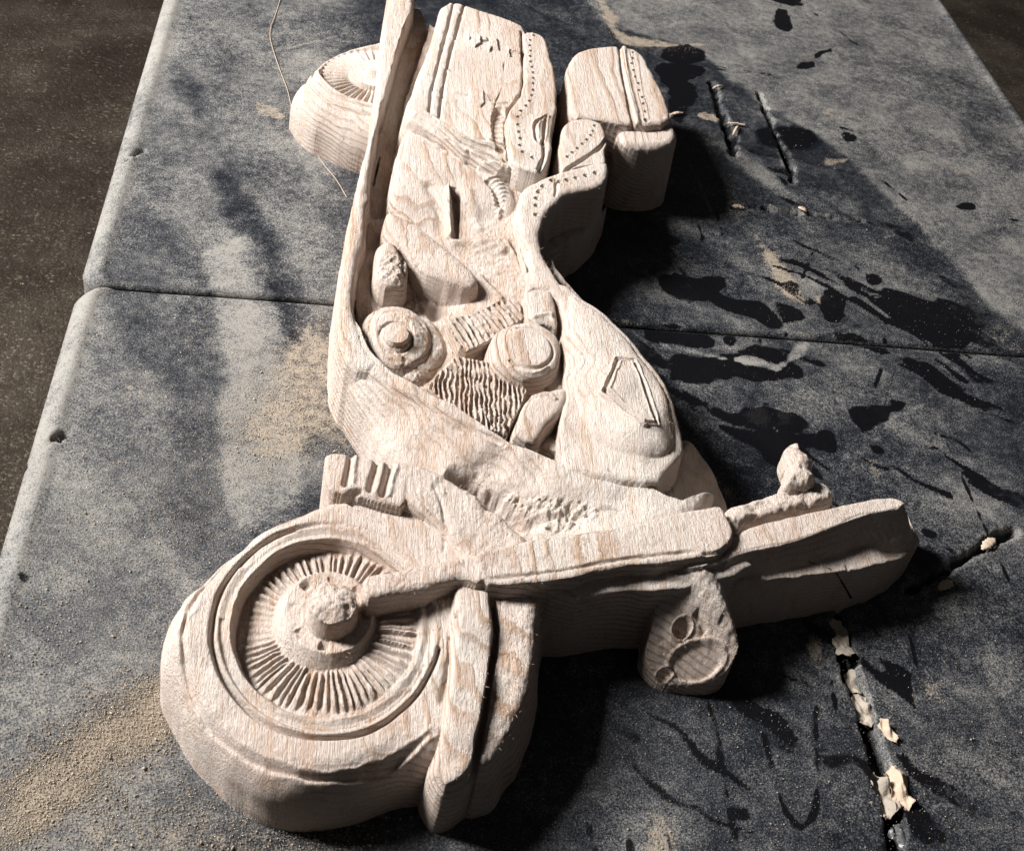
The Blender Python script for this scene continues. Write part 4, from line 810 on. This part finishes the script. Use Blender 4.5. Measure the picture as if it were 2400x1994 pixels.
grit = M.ramp(M.noise(v, 210, 4, .8), [(.42, 0), (.62, 1)])
col = M.mix(M.math('MULTIPLY', grit, .45), col, (.09, .070, .055))
col = M.mix(M.math('MAXIMUM', chip, chip2), col, (.60, .50, .38))
col = M.mix(M.math('MULTIPLY', b3, .35), col, (.07, .055, .045))
M.lk(col, M.b.inputs['Base Color']); M.b.inputs['Roughness'].default_value = .95; M.b.inputs['Specular IOR Level'].default_value = .1
M.lk(M.bump(M.math('ADD', M.math('ADD', b3, b2), M.math('MULTIPLY', grit, .5)), 1.0, .02), M.b.inputs['Normal']); FLOORM = M.m
gx = np.linspace(-4, 5, 181); gy = np.linspace(-3, 7, 201); gX, gY = np.meshgrid(gx, gy, indexing='ij'); gH = fbm(gX, gY, 700, 4, 300) * .012
me_ = field_mesh('ground', gx, gy, gH, normals(gx, gy, gH), np.ones((180, 200), bool), FLOORM, np.zeros(3))
g = bpy.data.objects.new('ground', me_); scn.collection.objects.link(g); g.location = (0, 0, -.74); g['kind'] = 'structure'

# ------------------------------------------------------------------ loose things
WOODC = plain('wood_chip', (.62, .49, .37), .85, nscale=500)
SAW = plain('sawdust_grain', (.52, .43, .33), .9, nscale=900, amt=.5)
PAPER = plain('torn_paper', (.52, .45, .37), .85, nscale=160, amt=.9)
# sawdust: thousands of grains, one object
def grains(n, regions, size):
    V = []; Fq = []; r = np.random.default_rng(11); k = 0; out = []
    tet = np.array([[1, 1, 1], [1, -1, -1], [-1, 1, -1], [-1, -1, 1]]) * .6
    for (poly, w, spread) in regions:
        p = W(poly, 0); mn, mx = p.min(0), p.max(0); cnt = int(n * w); xy = r.uniform(mn - spread / 1000, mx + spread / 1000, (cnt * 4, 2))
        d = seg_dist(xy[:, 0], xy[:, 1], p, True); keep = (d > -r.exponential(spread / 1000, len(d))); xy = xy[keep][:cnt]; out.append(xy)
    xy = np.concatenate(out); ok = (xy[:, 0] > .006) & (xy[:, 0] < TW - .006) & (np.abs(xy[:, 1]) > .004); xy = xy[ok]; m = len(xy)
    s = np.clip(r.lognormal(math.log(size), .45, m), .0001, .0011)[:, None, None]
    A = r.normal(size=(m, 3, 3)); Q, _ = np.linalg.qr(A); sc = r.uniform(.5, 1.6, (m, 1, 3))
    pts = np.einsum('kij,nj->kni', Q, tet) * sc * s; pts[:, :, 2] *= .7
    pts[:, :, :2] += xy[:, None, :]; pts[:, :, 2] += s[:, :, 0] * .35 + .0001
    return pts.reshape(-1, 3), m
pts, mg = grains(1.0, [(TAN[0][0], 25500, 6), (TAN[2][0], 13600, 14), (TAN[3][0], 13600, 12), ([(0, 1000), (500, 1000), (420, 1700), (0, 1900)], 20400, 30), ([(200, 700), (700, 600), (700, 1200), (100, 1200)], 4000, 30), (TAN[7][0], 1500, 5), (TAN[10][0], 900, 3), ([(1300, 1800), (2300, 1500), (2300, 2000), (1200, 2000)], 4000, 30), ([(1800, 300), (2350, 350), (2400, 900), (1800, 900)], 2500, 30), ([(400, 50), (640, 50), (640, 560), (300, 560)], 2500, 20)], .00019)
base = np.arange(mg)[:, None] * 4; tf = np.concatenate([base + np.array(f) for f in ((0, 1, 2), (0, 3, 1), (0, 2, 3), (1, 3, 2))], 1).reshape(-1, 3)
me = bpy.data.meshes.new('sawdust'); me.vertices.add(len(pts)); me.vertices.foreach_set('co', pts.astype(np.float32).ravel()); me.loops.add(tf.size); me.loops.foreach_set('vertex_index', tf.astype(np.int32).ravel())
me.polygons.add(len(tf)); me.polygons.foreach_set('loop_start', np.arange(0, tf.size, 3, dtype=np.int32)); me.update(calc_edges=True); me.materials.append(SAW)
sd = bpy.data.objects.new('sawdust', me); scn.collection.objects.link(sd); prop(sd, kind='stuff', label='fine tan sawdust strewn over the black tabletop')
def sliver(name, a, b, w, t, mat, z=.0008, label='', cat='', group=None, bend=.0, seed=0, curl=0):
    """a crumpled strip between two pixels on the table"""
    r = random.Random(seed); A = P(*a, 0); B = P(*b, 0); L = np.linalg.norm(B - A); u = (B - A) / L; s = np.array([-u[1], u[0], 0]); n = 15; V = []
    for k in range(n):
        f = k / (n - 1); c = A + u * L * f; ww = w / 2000 * (1 - abs(2 * f - 1) ** 2.5 * .75) * r.uniform(.75, 1.15); zz = z + bend / 1000 * math.sin(f * math.pi) + r.uniform(0, .0006)
        for sd_, up in ((-1, 0), (-.4, r.uniform(.2, 1) * curl), (.4, r.uniform(-.2, 1) * curl), (1, 0)): V.append(c + s * sd_ * ww + np.array([0, 0, zz + up / 1000 + t / 1000]))
        for sd_ in (1, -1): V.append(c + s * sd_ * ww + np.array([0, 0, zz]))
    Fc = []
    for k in range(n - 1):
        for j in range(6): Fc.append((k * 6 + j, k * 6 + (j + 1) % 6, (k + 1) * 6 + (j + 1) % 6, (k + 1) * 6 + j))
    Fc += [(5, 4, 3, 2, 1, 0), tuple((n - 1) * 6 + j for j in range(6))]
    Vw = np.array(V); org = Vw.mean(0); org[2] = 0
    o = simple(name, Vw - org, Fc, mat, None, tuple(org), smooth=True); prop(o, label=label, category=cat)
    if group: o['group'] = group
    return o
def scrap(name, a, b, w, mat, z, label, cat, amp, seed):
    """a torn, crumpled sheet lying between two pixels on the table"""
    r = np.random.default_rng(seed); A = P(*a, 0); B = P(*b, 0); L = np.linalg.norm(B - A); u = (B - A) / L; sv = np.array([-u[1], u[0], 0]); nu, nv = 22, 11
    off = r.uniform(0, 5, 2); V = []
    for k in range(nu):
        f = k / (nu - 1); e0 = (.75 + .5 * float(vnoise(np.array([f * 5 + off[0]]), np.array([off[1]]), 401)[0])); e1 = (.75 + .5 * float(vnoise(np.array([f * 5 + off[1]]), np.array([off[0]]), 402)[0]))
        cap = min(1, math.sin(math.pi * min(max(f, .03), .97)) * 2.2)
        for j in range(nv):
            g_ = (j / (nv - 1) - .5) * w / 1000 * cap * (e0 if j < nv / 2 else e1)
            c = A + u * L * (f + .03 * r.uniform(-1, 1)) + sv * g_
            ridge = abs(float(fbm(np.array([c[0] + off[0]]), np.array([c[1] + off[1]]), 7, 3, 410, (1, .5))[0]))
            V.append((c[0], c[1], z + .0004 + ridge * amp / 1000))
    n = len(V); V += [(x_, y_, z_ - .0003) for x_, y_, z_ in V]; Fc = []
    ix = lambda k, j: k * nv + j
    for k in range(nu - 1):
        for j in range(nv - 1): q = (ix(k, j), ix(k + 1, j), ix(k + 1, j + 1), ix(k, j + 1)); Fc += [q, tuple(n + t for t in q[::-1])]
    ring = [ix(k, 0) for k in range(nu)] + [ix(nu - 1, j) for j in range(1, nv)] + [ix(k, nv - 1) for k in range(nu - 2, -1, -1)] + [ix(0, j) for j in range(nv - 2, 0, -1)]
    for k in range(len(ring)): a_, b_ = ring[k], ring[(k + 1) % len(ring)]; Fc.append((b_, a_, n + a_, n + b_))
    Vw = np.array(V); org = Vw.mean(0); org[2] = 0; o = simple(name, Vw - org, Fc, mat, None, tuple(org)); prop(o, label=label, category=cat); return o
scrap('paper_scrap', (1952, 1452), (1978, 1500), 8.1, PAPER, -.001, 'dull flat paper scrap at the upper end of the long gouge', 'paper scrap', 2.5, 1)
scrap('paper_scrap', (1962, 1490), (1985, 1545), 9.0, PAPER, .000, 'cream torn scrap just below the windshield in the long gouge', 'paper scrap', 2.5, 2)
scrap('paper_scrap', (1998, 1560), (2018, 1620), 8.1, PAPER, -.005, 'narrow curled scrap deep in the middle of the long gouge', 'paper scrap', 3.5, 3)
scrap('paper_scrap', (2008, 1620), (2040, 1700), 9.9, PAPER, -.003, 'crumpled cream scrap folded over the edge of the long gouge', 'paper scrap', 4.5, 4)
scrap('wood_shaving', (2060, 1690), (2098, 1745), 4.5, WOODC, .000, 'small tan curl lying beside the long gouge', 'wood shaving', 4.5, 5)
scrap('paper_scrap', (2045, 1810), (2085, 1915), 12.6, PAPER, -.003, 'large crumpled pale scrap near the bottom of the long gouge', 'paper scrap', 6.5, 6)
scrap('paper_scrap', (2090, 1800), (2125, 1900), 9.9, WOODC, -.002, 'brown tipped crumpled scrap beside the largest pale scrap', 'paper scrap', 5.5, 7)
scrap('plastic_flap', (2105, 1925), (2140, 1990), 10.8, STEEL, -.004, 'grey torn flap at the lower right end of the long gouge', 'plastic flap', 4.5, 8)
for k, (a, b, w, z, lab) in enumerate((((1705, 292), (1748, 298), 2.2, .0005, 'pale splinter lying across the left gouge behind the trunk'), ((1716, 322), (1728, 300), 2.6, .001, 'curled brown shaving inside the left gouge'), ((1670, 210), (1695, 205), 2.5, .0005, 'short splinter at the upper end of the left gouge'), ((1600, 268), (1568, 272), 3.0, .0004, 'pale flat splinter touching the corner of the trunk'), ((1818, 500), (1868, 505), 3.2, -.003, 'light brown shaving inside the horizontal gouge'), ((1870, 490), (1890, 500), 5, .0008, 'small white crumb on the horizontal gouge'), ((1715, 486), (1745, 492), 5, .0006, 'frayed pale crumb at the left end of the horizontal gouge'), ((2300, 1290), (2330, 1265), 6, .0004, 'ragged pale flake on the edge of the right hand gouge'), ((2195, 1382), (2235, 1362), 6, -.001, 'ragged flake inside the lower left end of the right hand gouge'))):
    sliver('wood_splinter', a, b, w, .35, WOODC, z, lab, 'splinter', seed=20 + k, bend=1.2, curl=1)
# long pale thread lying on the table
def thread(pts, r, label, name='thread'):
    w = chaikin(W(pts, 0), 2, False); org = w.mean(0)
    V, Fc = tube([(a - org[0], b - org[1], .0006 + .0003 * math.sin(k)) for k, (a, b) in enumerate(w)], r, 5)
    o = simple(name, V, Fc, WOODC, None, (org[0], org[1], 0)); prop(o, label=label, category='thread')
thread([(660, -10), (645, 40), (630, 75), (640, 123), (662, 181), (678, 225), (690, 300)], .00028, 'long pale thread curving down to the rear wheel')
thread([(740, 362), (765, 395), (795, 432), (812, 465)], .00025, 'short pale thread coming out from under the rear wheel')
# wood fibres left standing on the carving
i_f = 0
V, Fc = [], []
r = np.random.default_rng(3); cand = np.argwhere((I >= 0) & (H > .02) & (np.isin(I, [i_fork, i_leg, i_stay, i_fd, i_hub, i_hl, i_dome, i_ex, i_bag, i_flap, i_seat, i_frame, i_fl])) & (slope < .7))
for k in r.choice(len(cand), 1300, replace=False):
    i_, j_ = cand[k]; p = np.array([G.xs[i_], G.ys[j_], H[i_, j_]]) - ROOT; n = N[i_, j_]; a = r.uniform(0, 6.28); L = r.uniform(.0006, .0018)
    t = np.array([math.cos(a), math.sin(a), 0]) * L; q = p + n * L * .5 * r.uniform(.2, 1) + t * .5; e = p + n * L * .5 * r.uniform(0, 1) + t
    vv, ff = tube([tuple(p), tuple(q), tuple(e)], [.0001, .00008, .00004], 3); b = len(V); V += vv; Fc += [tuple(b + c for c in f) for f in ff]
fb = simple('wood_fibres', V, Fc, WOODC, root); fb['kind'] = 'stuff'

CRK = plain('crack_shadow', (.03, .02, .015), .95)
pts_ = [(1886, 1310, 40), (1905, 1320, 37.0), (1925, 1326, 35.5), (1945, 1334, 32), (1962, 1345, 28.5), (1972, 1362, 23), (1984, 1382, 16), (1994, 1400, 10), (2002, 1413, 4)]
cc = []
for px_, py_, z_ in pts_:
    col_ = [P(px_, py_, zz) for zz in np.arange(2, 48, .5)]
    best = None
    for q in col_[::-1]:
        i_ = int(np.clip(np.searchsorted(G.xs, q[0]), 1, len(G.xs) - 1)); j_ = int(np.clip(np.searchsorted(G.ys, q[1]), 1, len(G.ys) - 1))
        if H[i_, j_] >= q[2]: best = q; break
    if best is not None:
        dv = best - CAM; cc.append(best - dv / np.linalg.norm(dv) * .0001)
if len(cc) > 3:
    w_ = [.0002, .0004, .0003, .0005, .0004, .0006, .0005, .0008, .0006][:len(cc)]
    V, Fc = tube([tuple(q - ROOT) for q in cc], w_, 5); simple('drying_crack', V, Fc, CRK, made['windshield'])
